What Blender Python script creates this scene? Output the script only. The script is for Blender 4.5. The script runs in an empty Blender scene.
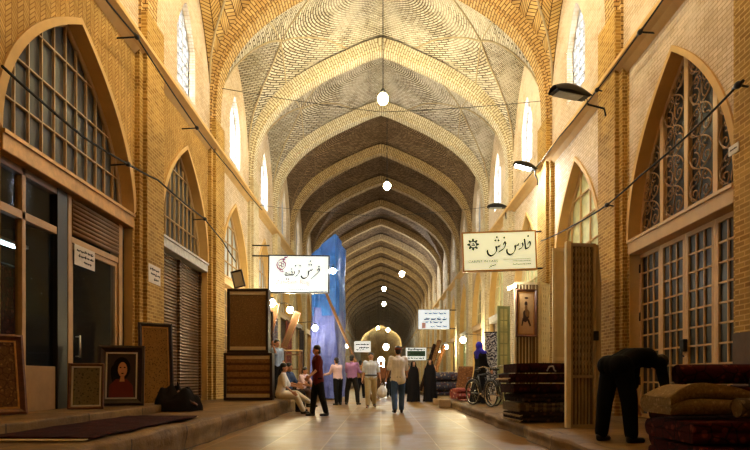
import bpy, bmesh, math, random
from mathutils import Vector, Matrix
from mathutils import noise as mnoise
PI = math.pi
rnd = random.Random(11)
SC = bpy.context.scene
COL = SC.collection
CAMZ, FOC, VX, VY = 0.93, 560.0, 381.0, 378.0
def P(px, py, Y): return Vector(((px-VX)/FOC*Y, Y, CAMZ+(VY-py)/FOC*Y))
def PX(px, Y): return (px-VX)/FOC*Y
def PZ(py, Y): return CAMZ+(VY-py)/FOC*Y

# ---------------------------------------------------------------- mesh builder
class MB:
    def __init__(s):
        s.bm = bmesh.new(); s.uv = s.bm.loops.layers.uv.new('UVMap'); s.mi = 0
    def v(s, co): return s.bm.verts.new(co)
    def f(s, vs, uvs=None, smooth=False):
        try: fc = s.bm.faces.new(vs)
        except ValueError: return None
        fc.material_index = s.mi; fc.smooth = smooth
        if uvs:
            for l, u in zip(fc.loops, uvs): l[s.uv].uv = u
        return fc
    def quad(s, cos, uvs=None, smooth=False): return s.f([s.v(c) for c in cos], uvs, smooth)
    def box(s, lo, hi, M=None, bevel=0):
        x0, y0, z0 = lo; x1, y1, z1 = hi
        cs = [Vector(c) for c in ((x0,y0,z0),(x1,y0,z0),(x1,y1,z0),(x0,y1,z0),(x0,y0,z1),(x1,y0,z1),(x1,y1,z1),(x0,y1,z1))]
        if M is not None: cs = [M @ c for c in cs]
        vs = [s.v(c) for c in cs]; fs = []
        for q in ((0,3,2,1),(4,5,6,7),(0,1,5,4),(1,2,6,5),(2,3,7,6),(3,0,4,7)):
            fs.append(s.f([vs[i] for i in q]))
        if bevel:
            es = {e for f in fs for e in f.edges}
            bmesh.ops.bevel(s.bm, geom=list(es), offset=bevel, segments=2, affect='EDGES', profile=.5)
        return s
    def ring(s, c, ax, up, rx, ry, n):
        sd = ax.cross(up).normalized(); u2 = sd.cross(ax).normalized()
        return [s.v(c+sd*rx*math.cos(2*PI*i/n)+u2*ry*math.sin(2*PI*i/n)) for i in range(n)]
    def bridge(s, a, b, smooth=True, closed=True):
        n = len(a)
        for i in range(n if closed else n-1):
            j = (i+1) % n
            s.f([a[i], a[j], b[j], b[i]], smooth=smooth)
    def tube(s, pts, r, n=8, caps=True, radii=None, smooth=True):
        pts = [Vector(p) for p in pts]; prev = None; first = None
        up = Vector((0,0,1))
        for i, p in enumerate(pts):
            d = (pts[min(i+1,len(pts)-1)]-pts[max(i-1,0)])
            if d.length < 1e-9: d = Vector((0,0,1))
            d.normalize()
            u = up if abs(d.dot(up)) < .95 else Vector((0,1,0))
            rr = radii[i] if radii else r
            rg = s.ring(p, d, u, rr, rr, n)
            if prev: s.bridge(prev, rg, smooth)
            else: first = rg
            prev = rg
        if caps:
            s.f(list(reversed(first))); s.f(prev)
        return s
    def cyl(s, a, b, r, n=12, r2=None): return s.tube([a,b], r, n, radii=[r, r2 if r2 is not None else r])
    def lathe(s, prof, c=(0,0,0), n=20, M=None, smooth=True):
        c = Vector(c); prev = None
        for (r, z) in prof:
            pts = [Vector((r*math.cos(2*PI*i/n), r*math.sin(2*PI*i/n), z)) for i in range(n)]
            if M is not None: pts = [M @ p for p in pts]
            rg = [s.v(p+c) for p in pts]
            if prev: s.bridge(prev, rg, smooth)
            else: s.f(list(reversed(rg)))
            prev = rg
        s.f(prev); return s
    def ell(s, c, r, M=None, u=16, w=10):
        T = Matrix.Translation(Vector(c)) @ (M.to_4x4() if M is not None else Matrix.Identity(4)) @ Matrix.Diagonal((r[0], r[1], r[2], 1))
        top = s.v(T @ Vector((0,0,1))); bot = s.v(T @ Vector((0,0,-1))); prev = None
        for k in range(1, w):
            a = PI*k/w; z, q = math.cos(a), math.sin(a)
            rg = [s.v(T @ Vector((q*math.cos(2*PI*i/u), q*math.sin(2*PI*i/u), z))) for i in range(u)]
            for i in range(u):
                if prev is None: s.f([top, rg[i], rg[(i+1) % u]], smooth=True)
                else: s.f([prev[i], rg[i], rg[(i+1) % u], prev[(i+1) % u]], smooth=True)
            prev = rg
        for i in range(u): s.f([bot, prev[(i+1) % u], prev[i]], smooth=True)
        return s
    def cap(s, a, ra, b, rb, n=12):
        a = Vector(a); b = Vector(b)
        s.ell(a, (ra,)*3, u=n, w=8); s.ell(b, (rb,)*3, u=n, w=8)
        if (b-a).length > 1e-4: s.tube([a, b], ra, n, radii=[ra, rb])
        return s
    def prism(s, poly, y0, y1, axis='y', M=None):
        def mk(u, w, t):
            p = Vector((u, t, w)) if axis == 'y' else (Vector((t, u, w)) if axis == 'x' else Vector((u, w, t)))
            return M @ p if M is not None else p
        a = [s.v(mk(u, w, y0)) for u, w in poly]; b = [s.v(mk(u, w, y1)) for u, w in poly]
        n = len(poly)
        for i in range(n): s.f([a[i], a[(i+1)%n], b[(i+1)%n], b[i]])
        s.f(list(reversed(a))); s.f(b); return s
    def grid(s, fn, nu, nv, smooth=True, uvfn=None, mifn=None):
        V = [[s.v(fn(i/nu, j/nv)) for j in range(nv+1)] for i in range(nu+1)]
        for i in range(nu):
            for j in range(nv):
                uv = None
                if uvfn: uv = [uvfn(a/nu, b/nv) for a, b in ((i,j),(i+1,j),(i+1,j+1),(i,j+1))]
                fc = s.f([V[i][j], V[i+1][j], V[i+1][j+1], V[i][j+1]], uv, smooth)
        return V
    def mesh(s, name, mats, normals=True):
        if normals: bmesh.ops.recalc_face_normals(s.bm, faces=s.bm.faces)
        me = bpy.data.meshes.new(name); s.bm.to_mesh(me); s.bm.free()
        for m in (mats if isinstance(mats, (list, tuple)) else [mats]): me.materials.append(m)
        return me
    def build(s, name, mats, parent=None, normals=True):
        o = bpy.data.objects.new(name, s.mesh(name, mats, normals)); COL.objects.link(o)
        if parent is not None: o.parent = parent
        return o
def tag(o, label=None, cat=None, group=None, kind=None):
    if label: o['label'] = label
    if cat: o['category'] = cat
    if group: o['group'] = group
    if kind: o['kind'] = kind
    return o
def thing(name, label, cat, loc=(0,0,0), rz=0, group=None, rot=None):
    o = bpy.data.objects.new(name, None); COL.objects.link(o); o.empty_display_size = .1
    o.location = loc; o.rotation_euler = rot if rot else (0,0,rz)
    return tag(o, label, cat, group)
def struct(name, mb, mats, parent=None, normals=True):
    o = mb.build(name, mats, parent, normals)
    if parent is None: o['kind'] = 'structure'
    return o
def sempty(name):
    o = bpy.data.objects.new(name, None); COL.objects.link(o); o['kind'] = 'structure'; return o
def copy_tree(o, parent=None):
    c = o.copy(); COL.objects.link(c)
    if parent is not None: c.parent = parent
    for ch in list(o.children): copy_tree(ch, c)
    return c
def remesh(mb, name, mats, vox, parent=None, smooth=6):
    bmesh.ops.recalc_face_normals(mb.bm, faces=mb.bm.faces)
    me = bpy.data.meshes.new(name); mb.bm.to_mesh(me); mb.bm.free()
    t = bpy.data.objects.new('tmp', me); COL.objects.link(t)
    m = t.modifiers.new('r', 'REMESH'); m.mode = 'VOXEL'; m.voxel_size = vox
    sm = t.modifiers.new('s', 'SMOOTH'); sm.factor = .5; sm.iterations = smooth
    dg = bpy.context.evaluated_depsgraph_get(); dg.update()
    me2 = bpy.data.meshes.new_from_object(t.evaluated_get(dg)); me2.name = name
    bpy.data.objects.remove(t); bpy.data.meshes.remove(me)
    me2.materials.clear()
    for q in (mats if isinstance(mats, (list, tuple)) else [mats]): me2.materials.append(q)
    for p in me2.polygons: p.use_smooth = True; p.material_index = 0
    o = bpy.data.objects.new(name, me2); COL.objects.link(o)
    if parent is not None: o.parent = parent
    return o

# ---------------------------------------------------------------- materials
class NT:
    def __init__(s, name):
        s.m = bpy.data.materials.new(name); s.m.use_nodes = True
        s.t = s.m.node_tree; s.t.nodes.clear()
        s.out = s.n('ShaderNodeOutputMaterial')
    def n(s, typ, **kw):
        nd = s.t.nodes.new(typ)
        for k, v in kw.items(): setattr(nd, k, v)
        return nd
    def l(s, a, b): s.t.links.new(a, b)
    def math(s, op, a, b=None, c=None):
        nd = s.n('ShaderNodeMath', operation=op)
        for i, x in enumerate((a, b, c)):
            if x is None: continue
            if isinstance(x, (int, float)): nd.inputs[i].default_value = x
            else: s.l(x, nd.inputs[i])
        return nd.outputs[0]
    def mix(s, fac, a, b, mode='MIX'):
        nd = s.n('ShaderNodeMix', data_type='RGBA', blend_type=mode)
        for i, x in ((0, fac), (6, a), (7, b)):
            if isinstance(x, (int, float)): nd.inputs[i].default_value = x
            elif isinstance(x, (tuple, list)): nd.inputs[i].default_value = tuple(x)+((1,) if len(x) == 3 else ())
            else: s.l(x, nd.inputs[i])
        return nd.outputs[2]
    def noise(s, vec=None, scale=5, detail=4, rough=.6, out=0):
        nd = s.n('ShaderNodeTexNoise'); nd.inputs['Scale'].default_value = scale
        nd.inputs['Detail'].default_value = detail; nd.inputs['Roughness'].default_value = rough
        if vec is not None: s.l(vec, nd.inputs['Vector'])
        return nd.outputs[out]
    def ramp(s, fac, stops):
        nd = s.n('ShaderNodeValToRGB'); e = nd.color_ramp.elements
        while len(e) < len(stops): e.new(.5)
        for k, (p, c) in enumerate(stops):
            e[k].position = p; e[k].color = tuple(c)+(1,)
        s.l(fac, nd.inputs[0]); return nd.outputs[0]
    def boxuv(s):
        """u = run along the wall, v = height, from the object's own metres"""
        tc = s.n('ShaderNodeTexCoord'); g = s.n('ShaderNodeNewGeometry')
        sp = s.n('ShaderNodeSeparateXYZ'); s.l(tc.outputs['Object'], sp.inputs[0])
        sn = s.n('ShaderNodeSeparateXYZ'); s.l(g.outputs['True Normal'], sn.inputs[0])
        ax = s.math('GREATER_THAN', s.math('ABSOLUTE', sn.outputs[0]), .6)
        az = s.math('GREATER_THAN', s.math('ABSOLUTE', sn.outputs[2]), .75)
        u = s.math('ADD', s.math('MULTIPLY', sp.outputs[1], ax), s.math('MULTIPLY', sp.outputs[0], s.math('SUBTRACT', 1, ax)))
        w = s.math('ADD', s.math('MULTIPLY', sp.outputs[2], s.math('SUBTRACT', 1, az)), s.math('MULTIPLY', sp.outputs[1], az))
        cb = s.n('ShaderNodeCombineXYZ'); s.l(u, cb.inputs[0]); s.l(w, cb.inputs[1])
        return cb.outputs[0], tc.outputs['Object']
    def uv(s):
        tc = s.n('ShaderNodeTexCoord'); return tc.outputs['UV'], tc.outputs['Object']
    def bsdf(s, color, rough=.7, bump=None, bstr=.3, bdist=.02, metal=0, spec=.4, **kw):
        b = s.n('ShaderNodeBsdfPrincipled')
        def st(k, x):
            if isinstance(x, (int, float)): b.inputs[k].default_value = x
            elif isinstance(x, (tuple, list)): b.inputs[k].default_value = tuple(x)+((1,) if len(x) == 3 else ())
            else: s.l(x, b.inputs[k])
        st('Base Color', color); st('Roughness', rough); st('Metallic', metal); st('Specular IOR Level', spec)
        for k, x in kw.items(): st(k.replace('_', ' '), x)
        if bump is not None:
            bp = s.n('ShaderNodeBump'); bp.inputs['Strength'].default_value = bstr; bp.inputs['Distance'].default_value = bdist
            s.l(bump, bp.inputs['Height']); s.l(bp.outputs[0], b.inputs['Normal'])
        s.l(b.outputs[0], s.out.inputs[0]); return b
def hexc(r, g, b):
    f = lambda c: (c/255/12.92) if c/255 <= .04045 else ((c/255+.055)/1.055)**2.4
    return (f(r), f(g), f(b))
def m_plain(name, col, rough=.6, metal=0, var=.15, scale=6, bstr=.12, spec=.4):
    t = NT(name); _, ob = t.uv(); nz = t.noise(ob, scale, 5)
    c = t.ramp(nz, [(.25, [x*(1-var) for x in col]), (.75, [min(1, x*(1+var)) for x in col])])
    t.bsdf(c, rough, nz, bstr, .01, metal, spec); return t.m
def m_emit(name, col, s):
    t = NT(name); e = t.n('ShaderNodeEmission'); e.inputs[0].default_value = tuple(col)+(1,); e.inputs[1].default_value = s
    t.l(e.outputs[0], t.out.inputs[0]); return t.m
def m_brick(name, c1, c2, mortar, bw=.22, rh=.06, uvmode='box', msize=.008, dirt=.35, rot=0, bstr=.5, big=None):
    t = NT(name); v, ob = t.boxuv() if uvmode == 'box' else t.uv()
    if rot:
        mp = t.n('ShaderNodeMapping'); mp.inputs['Rotation'].default_value = (0,0,rot); t.l(v, mp.inputs[0]); v = mp.outputs[0]
    b = t.n('ShaderNodeTexBrick'); t.l(v, b.inputs['Vector'])
    b.inputs['Scale'].default_value = 1; b.inputs['Brick Width'].default_value = bw; b.inputs['Row Height'].default_value = rh
    b.inputs['Mortar Size'].default_value = msize; b.inputs['Mortar Smooth'].default_value = .3; b.inputs['Bias'].default_value = 0
    b.inputs['Color1'].default_value = tuple(c1)+(1,); b.inputs['Color2'].default_value = tuple(c2)+(1,); b.inputs['Mortar'].default_value = tuple(mortar)+(1,)
    n1 = t.noise(ob, .8, 6, .65); n2 = t.noise(ob, 9, 3)
    d = t.ramp(n1, [(.3, (1-dirt,)*3), (.62, (1.0,)*3)])
    c = t.mix(1, b.outputs['Color'], d, 'MULTIPLY')
    d2 = t.ramp(n2, [(.2, (.75,)*3), (.8, (1.1,)*3)]); c = t.mix(.6, c, d2, 'MULTIPLY')
    if big:   # lime-washed / soot patches with a shape of their own
        n3 = t.noise(ob, .45, 5, .7); k = t.ramp(n3, [(.48, (0,)*3), (.6, (1,)*3)]); c = t.mix(t.math('MULTIPLY', k, big[1]), c, big[0])
    h = t.math('SUBTRACT', t.math('MULTIPLY', n2, .4), b.outputs['Fac'])
    t.bsdf(c, .85, h, bstr, .02, spec=.25); return t.m
def m_chevron(name, c1, c2, mortar, p=.34, h=.085, uvmode='uv', bstr=.7):
    t = NT(name); v, ob = t.boxuv() if uvmode == 'box' else t.uv()
    s = t.n('ShaderNodeSeparateXYZ'); t.l(v, s.inputs[0])
    u, w = s.outputs[0], s.outputs[1]
    fr = t.math('FRACT', t.math('DIVIDE', u, p))
    tri = t.math('ABSOLUTE', t.math('SUBTRACT', fr, .5))              # 0..0.5
    vv = t.math('ADD', w, t.math('MULTIPLY', tri, p*1.1))
    row = t.math('DIVIDE', vv, h); rf = t.math('FRACT', row)
    m1 = t.math('LESS_THAN', rf, .24)
    e1 = t.math('LESS_THAN', tri, .025); e2 = t.math('GREATER_THAN', tri, .475)
    mt = t.math('MAXIMUM', m1, t.math('MAXIMUM', e1, e2))
    cell = t.n('ShaderNodeCombineXYZ'); t.l(t.math('FLOOR', row), cell.inputs[0]); t.l(t.math('FLOOR', t.math('DIVIDE', u, p/2)), cell.inputs[1])
    wn = t.n('ShaderNodeTexWhiteNoise', noise_dimensions='2D'); t.l(cell.outputs[0], wn.inputs['Vector'])
    bc = t.mix(wn.outputs[0], c1, c2)
    c = t.mix(mt, bc, mortar)
    n1 = t.noise(ob, 1.1, 5); c = t.mix(1, c, t.ramp(n1, [(.3, (.7,)*3), (.65, (1.05,)*3)]), 'MULTIPLY')
    t.bsdf(c, .85, t.math('SUBTRACT', 1, mt), bstr, .02, spec=.25); return t.m
# ---------------------------------------------------------------- the bazaar's shell
W = 4.67; PIT = 4.5; RY = lambda j: 15.7+PIT*j
J0, J1 = -4, 24
LEDGE = {-1: 7.3, 1: 6.95}
M = {}
M['brick'] = m_brick('ochre_brick', hexc(190,150,74), hexc(150,110,46), hexc(214,176,104), bw=.21, rh=.066, msize=.010, dirt=.4)
M['brick_fine'] = m_chevron('ochre_herringbone_wall', hexc(206,166,92), hexc(178,138,68), hexc(140,98,42), p=.24, h=.066, uvmode='box', bstr=.5)
M['upper'] = m_brick('buff_upper_brick', hexc(226,204,174), hexc(206,182,148), hexc(176,150,116), bw=.21, rh=.066, msize=.008, dirt=.25, big=(hexc(222,206,182), .6))
M['pale'] = m_brick('pale_cream_brick', hexc(214,196,156), hexc(190,168,126), hexc(226,212,180), bw=.21, rh=.066, msize=.01, dirt=.35)
M['chev'] = m_chevron('vault_herringbone', hexc(222,188,124), hexc(198,160,94), hexc(92,62,28), p=.52, h=.125)
M['rows'] = m_brick('vault_ring_brick', hexc(232,224,206), hexc(190,178,154), hexc(88,74,58), bw=.25, rh=.066, uvmode='uv', msize=.016, dirt=.3, big=(hexc(214,204,186), .5))
M['lun'] = m_brick('vault_lunette_brick', hexc(232,224,206), hexc(188,176,152), hexc(86,74,58), bw=.25, rh=.066, uvmode='uv', msize=.016, dirt=.3, rot=.6, big=(hexc(216,206,190), .5))
M['rows_d'] = m_brick('shaded_ring_brick', hexc(168,142,112), hexc(124,100,76), hexc(66,50,38), bw=.25, rh=.066, uvmode='uv', msize=.016, dirt=.35)  # dimness of the far bays put into a darker copy of the ring brick
M['lun_d'] = m_brick('shaded_lunette_brick', hexc(164,138,110), hexc(120,98,74), hexc(64,50,38), bw=.25, rh=.066, uvmode='uv', msize=.016, dirt=.35, rot=.6)  # lunette brick darkened the same way for the dim far bays
M['rib'] = m_brick('rib_soldier_brick', hexc(230,220,194), hexc(214,200,168), hexc(138,118,86), bw=.30, rh=.085, uvmode='uv', msize=.014, dirt=.15, rot=PI/2, bstr=.4)
M['edge'] = m_plain('pale_plaster_edge', hexc(206,168,104), .8, var=.12, scale=3)
M['stone'] = m_plain('worn_bench_stone', hexc(150,122,84), .75, var=.35, scale=2.2, bstr=.6)
M['wood'] = m_plain('old_brown_timber', hexc(116,80,46), .5, var=.2, scale=3)
M['woodlt'] = m_plain('pale_painted_timber', hexc(196,160,108), .5, var=.12, scale=3)
M['iron'] = m_plain('black_iron', (.02,.02,.022), .45, .6, var=.2)
M['muntin'] = m_plain('buff_glazing_bar', hexc(178,148,106), .55, var=.1)
M['steelbeam'] = m_plain('gilded_sheet_lintel', hexc(176,128,64), .45, .35, var=.35, scale=7, bstr=.5)
M['palebeam'] = m_plain('weathered_grey_lintel', hexc(176,172,164), .6, .0, var=.3, scale=9)
def m_glass(name, tint, rough=.08, alpha=None):
    t = NT(name); _, ob = t.uv(); nz = t.noise(ob, 2.5, 4)
    c = t.ramp(nz, [(.3, [x*.7 for x in tint]), (.7, [x*1.25 for x in tint])])
    kw = {}
    if alpha is not None: kw['Alpha'] = alpha
    t.bsdf(c, rough, nz, .03, .01, spec=.3, **kw); return t.m
M['glass_dk'] = m_glass('dark_room_glass', (.05,.046,.038), .5)  # opaque pane, the dark room behind put into its colour
M['glass_gr'] = m_glass('pale_green_daylit_glass', hexc(206,208,160), .6)  # reflected daylight put into the pane's pale colour
M['glass_bl'] = m_glass('pale_grey_daylit_glass', hexc(176,184,188), .3)  # daylight reflection put into the grey of the pane
M['glass_bk'] = m_glass('black_backed_glass', (.016,.014,.011), .4)
M['glass_shop'] = m_glass('shop_glass', (.02,.02,.02), .04, .35)
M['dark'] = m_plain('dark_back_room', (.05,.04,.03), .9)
M['roll'] = None
def m_shutter(name, col):
    t = NT(name); _, ob = t.uv(); sp = t.n('ShaderNodeSeparateXYZ'); t.l(ob, sp.inputs[0])
    nz = t.noise(ob, 5, 5); c = t.ramp(nz, [(.3, [x*.7 for x in col]), (.7, [x*1.2 for x in col])])
    w = t.math('SINE', t.math('MULTIPLY', sp.outputs[2], 2*PI/.075))
    t.bsdf(c, .55, w, .9, .03, .3); return t.m
M['shutter'] = m_shutter('brown_rolling_shutter', hexc(122,92,62))
M['shutter_g'] = m_shutter('grey_rolling_shutter', hexc(150,132,110))

PROF = [(0,12.55),(.55,12.36),(1.12,12.1),(1.9,11.74),(2.7,11.28),(3.3,10.85),(3.8,10.36),(4.2,9.78),(4.42,9.2),(4.5,8.6),(4.52,8.0)]
def prof_z(x):
    x = abs(x)
    for (x0, z0), (x1, z1) in zip(PROF, PROF[1:]):
        if x <= x1: return z0+(z1-z0)*(x-x0)/(x1-x0)
    return 8.0
def half_curve(n=44):
    """smooth pointed profile, from the left springing to the apex to the right springing"""
    pts = []
    cp = [PROF[0]]+PROF+[(4.52,7.4)]
    for i in range(1, len(cp)-2):
        for k in range(4):
            t = k/4; p0, p1, p2, p3 = cp[i-1], cp[i], cp[i+1], cp[i+2]
            if i == 1: p0 = (p1[0]*2-p2[0], p1[1]*2-p2[1])
            q = [0.5*((2*p1[a])+(-p0[a]+p2[a])*t+(2*p0[a]-5*p1[a]+4*p2[a]-p3[a])*t*t+(-p0[a]+3*p1[a]-3*p2[a]+p3[a])*t**3) for a in (0,1)]
            pts.append(tuple(q))
    pts.append((4.52,8.0))
    return pts
HC = half_curve()
FULL = [(-x, z) for x, z in reversed(HC)]+HC[1:]
RIBW, RIBH, ROFF = .60, .42, -.12
def make_rib(mat):
    mb = MB(); path = [(-4.52,7.0)]+FULL+[(4.52,7.0)]
    n = len(path); s = [0]
    for a, b in zip(path, path[1:]): s.append(s[-1]+math.hypot(b[0]-a[0], b[1]-a[1]))
    nor = []
    for i in range(n):
        a = path[max(i-1,0)]; b = path[min(i+1,n-1)]
        d = Vector((b[0]-a[0], b[1]-a[1])).normalized(); nor.append(Vector((-d.y, d.x)))
    h = RIBW/2; st = .08
    # section: back, a stepped soffit (two orders of brick), front; local y across the rib
    sec = [(-h, RIBH), (-h, .10), (-h+st, .10), (-h+st, 0), (h-st, 0), (h-st, .10), (h, .10), (h, RIBH)]
    cu = [0]
    for a, b in zip(sec, sec[1:]): cu.append(cu[-1]+math.hypot(b[0]-a[0], b[1]-a[1]))
    R = [[mb.v((path[i][0]+nor[i].x*o, y, path[i][1]+nor[i].y*o)) for (y, o) in sec] for i in range(n)]
    for i in range(n-1):
        for k in range(len(sec)-1):
            mb.f([R[i][k], R[i+1][k], R[i+1][k+1], R[i][k+1]], [(s[i],cu[k]),(s[i+1],cu[k]),(s[i+1],cu[k+1]),(s[i],cu[k+1])])
    return mb.mesh('rib', mat)
M['rib_o'] = m_brick('ochre_rib_brick', hexc(218,184,124), hexc(196,158,98), hexc(110,78,40), bw=.30, rh=.085, uvmode='uv', msize=.014, dirt=.15, rot=PI/2, bstr=.5)
M['rib_d'] = m_brick('shaded_rib_brick', hexc(200,174,132), hexc(178,150,108), hexc(104,82,54), bw=.30, rh=.085, uvmode='uv', msize=.014, dirt=.2, rot=PI/2, bstr=.4)  # rib brick with the far bays' shade put into its colour
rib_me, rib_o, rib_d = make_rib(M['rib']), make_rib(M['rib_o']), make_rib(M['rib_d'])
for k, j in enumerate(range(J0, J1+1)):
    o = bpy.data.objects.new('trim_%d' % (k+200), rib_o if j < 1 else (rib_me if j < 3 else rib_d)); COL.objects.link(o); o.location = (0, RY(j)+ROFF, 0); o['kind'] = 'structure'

# vault webs: domed bay + lunette cross vaults over the clerestory
LH = PIT/2-RIBW/2+.02
def lun(dy):
    a = min(1, abs(dy)/LH)
    return 8.0+3.2*(1-a**2.1)**.62*(1-.13*a) if a < 1 else 8.0
def arc_s(x):
    s = 0; pts = HC
    for (x0, z0), (x1, z1) in zip(pts, pts[1:]):
        if abs(x) <= x1:
            f = (abs(x)-x0)/max(1e-6, x1-x0); s += f*math.hypot(x1-x0, z1-z0); break
        s += math.hypot(x1-x0, z1-z0)
    return s
def main_z(x, dy): 
    t = max(0, 1-(abs(dy)/(PIT/2))**2)
    return prof_z(x*4.5/W)+.33+.75*t*(1-(x/W)**2)
def cross_z(x, dy): return lun(dy)+(.36*(W-abs(x)) if abs(dy) < LH else 0)
def ceil_z(x, dy): return max(main_z(x, dy), cross_z(x, dy))
def make_bay(mats):
    mb = MB(); NX, NY = 72, 30
    xs = [W*math.sin(PI/2*(2*i/NX-1)) for i in range(NX+1)]
    ys = [PIT*(k/NY-.5) for k in range(NY+1)]
    AL = [abs(y)-(lun(y)-8)*1.15 for y in ys]
    V = [[mb.v((x, y, ceil_z(x, y))) for y in ys] for x in xs]
    for i in range(NX):
        for k in range(NY):
            cx = (xs[i]+xs[i+1])/2; cy = (ys[k]+ys[k+1])/2
            lunq = cross_z(cx, cy) > main_z(cx, cy)
            mb.mi = 1 if lunq else 0
            q = [(i,k),(i+1,k),(i+1,k+1),(i,k+1)]
            uv = []
            for a, b in q:
                x, y = xs[a], ys[b]
                if lunq: uv.append((x*1.06, math.copysign(AL[b], cy)))
                else:
                    sx = math.copysign(arc_s(x*4.5/W), x); r = math.hypot(sx*.75, y*1.15)
                    uv.append((math.atan2(y, abs(sx)+.001)*2.2 if mats[0] is not M['chev'] else sx, r if mats[0] is not M['chev'] else y))
            mb.f([V[a][b] for a, b in q], uv, True)
    return mb.mesh('bay', mats)
bay_near = make_bay([M['chev'], M['chev']]); bay_far = make_bay([M['rows'], M['lun']]); bay_shaded = make_bay([M['rows_d'], M['lun_d']])
def make_groins():
    mb = MB()
    def on(x, y, r=.05): return Vector((x, y, ceil_z(x, y)-.01))
    for s in (-1, 1):
        pts = []
        for k in range(-14, 15):
            y = LH*.97*k/14; lo, hi = 0.05, W
            for _ in range(30):
                md = (lo+hi)/2
                if cross_z(md, y) > main_z(md, y): hi = md
                else: lo = md
            pts.append(on(s*hi, y))
        mb.tube(pts, .028, 6)
        xa = abs(pts[14].x)
        for e in (-1, 1):   # kite ribs from the groin's crown to the transverse rib
            A = (s*xa, 0); B = (s*1.15, e*(PIT/2-RIBW/2)); C_ = (s*(xa+.15), e*(PIT/2-RIBW/2))
            mb.tube([on(A[0]+(B[0]-A[0])*t/8, A[1]+(B[1]-A[1])*t/8) for t in range(9)], .026, 6)
            mb.tube([on(A[0]+(C_[0]-A[0])*t/6, A[1]+(C_[1]-A[1])*t/6) for t in range(7)], .022, 6)
    return mb.mesh('groin', m_plain('groin_brick', hexc(176,158,124), .85))
groin_me = make_groins(); groin_d = groin_me.copy(); groin_d.materials[0] = m_plain('shaded_groin_brick', hexc(124,102,76), .85)  # groin copy darkened to carry the shade of the far bays
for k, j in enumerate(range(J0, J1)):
    o = bpy.data.objects.new('ceiling' if k == 0 else 'ceiling.%03d' % k, bay_near if j < 0 else (bay_far if j < 2 else bay_shaded))
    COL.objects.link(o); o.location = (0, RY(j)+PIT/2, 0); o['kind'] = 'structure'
    g = bpy.data.objects.new('trim_%d' % (k+250), groin_me if j < 2 else groin_d); COL.objects.link(g); g.location = o.location; g['kind'] = 'structure'

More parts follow.
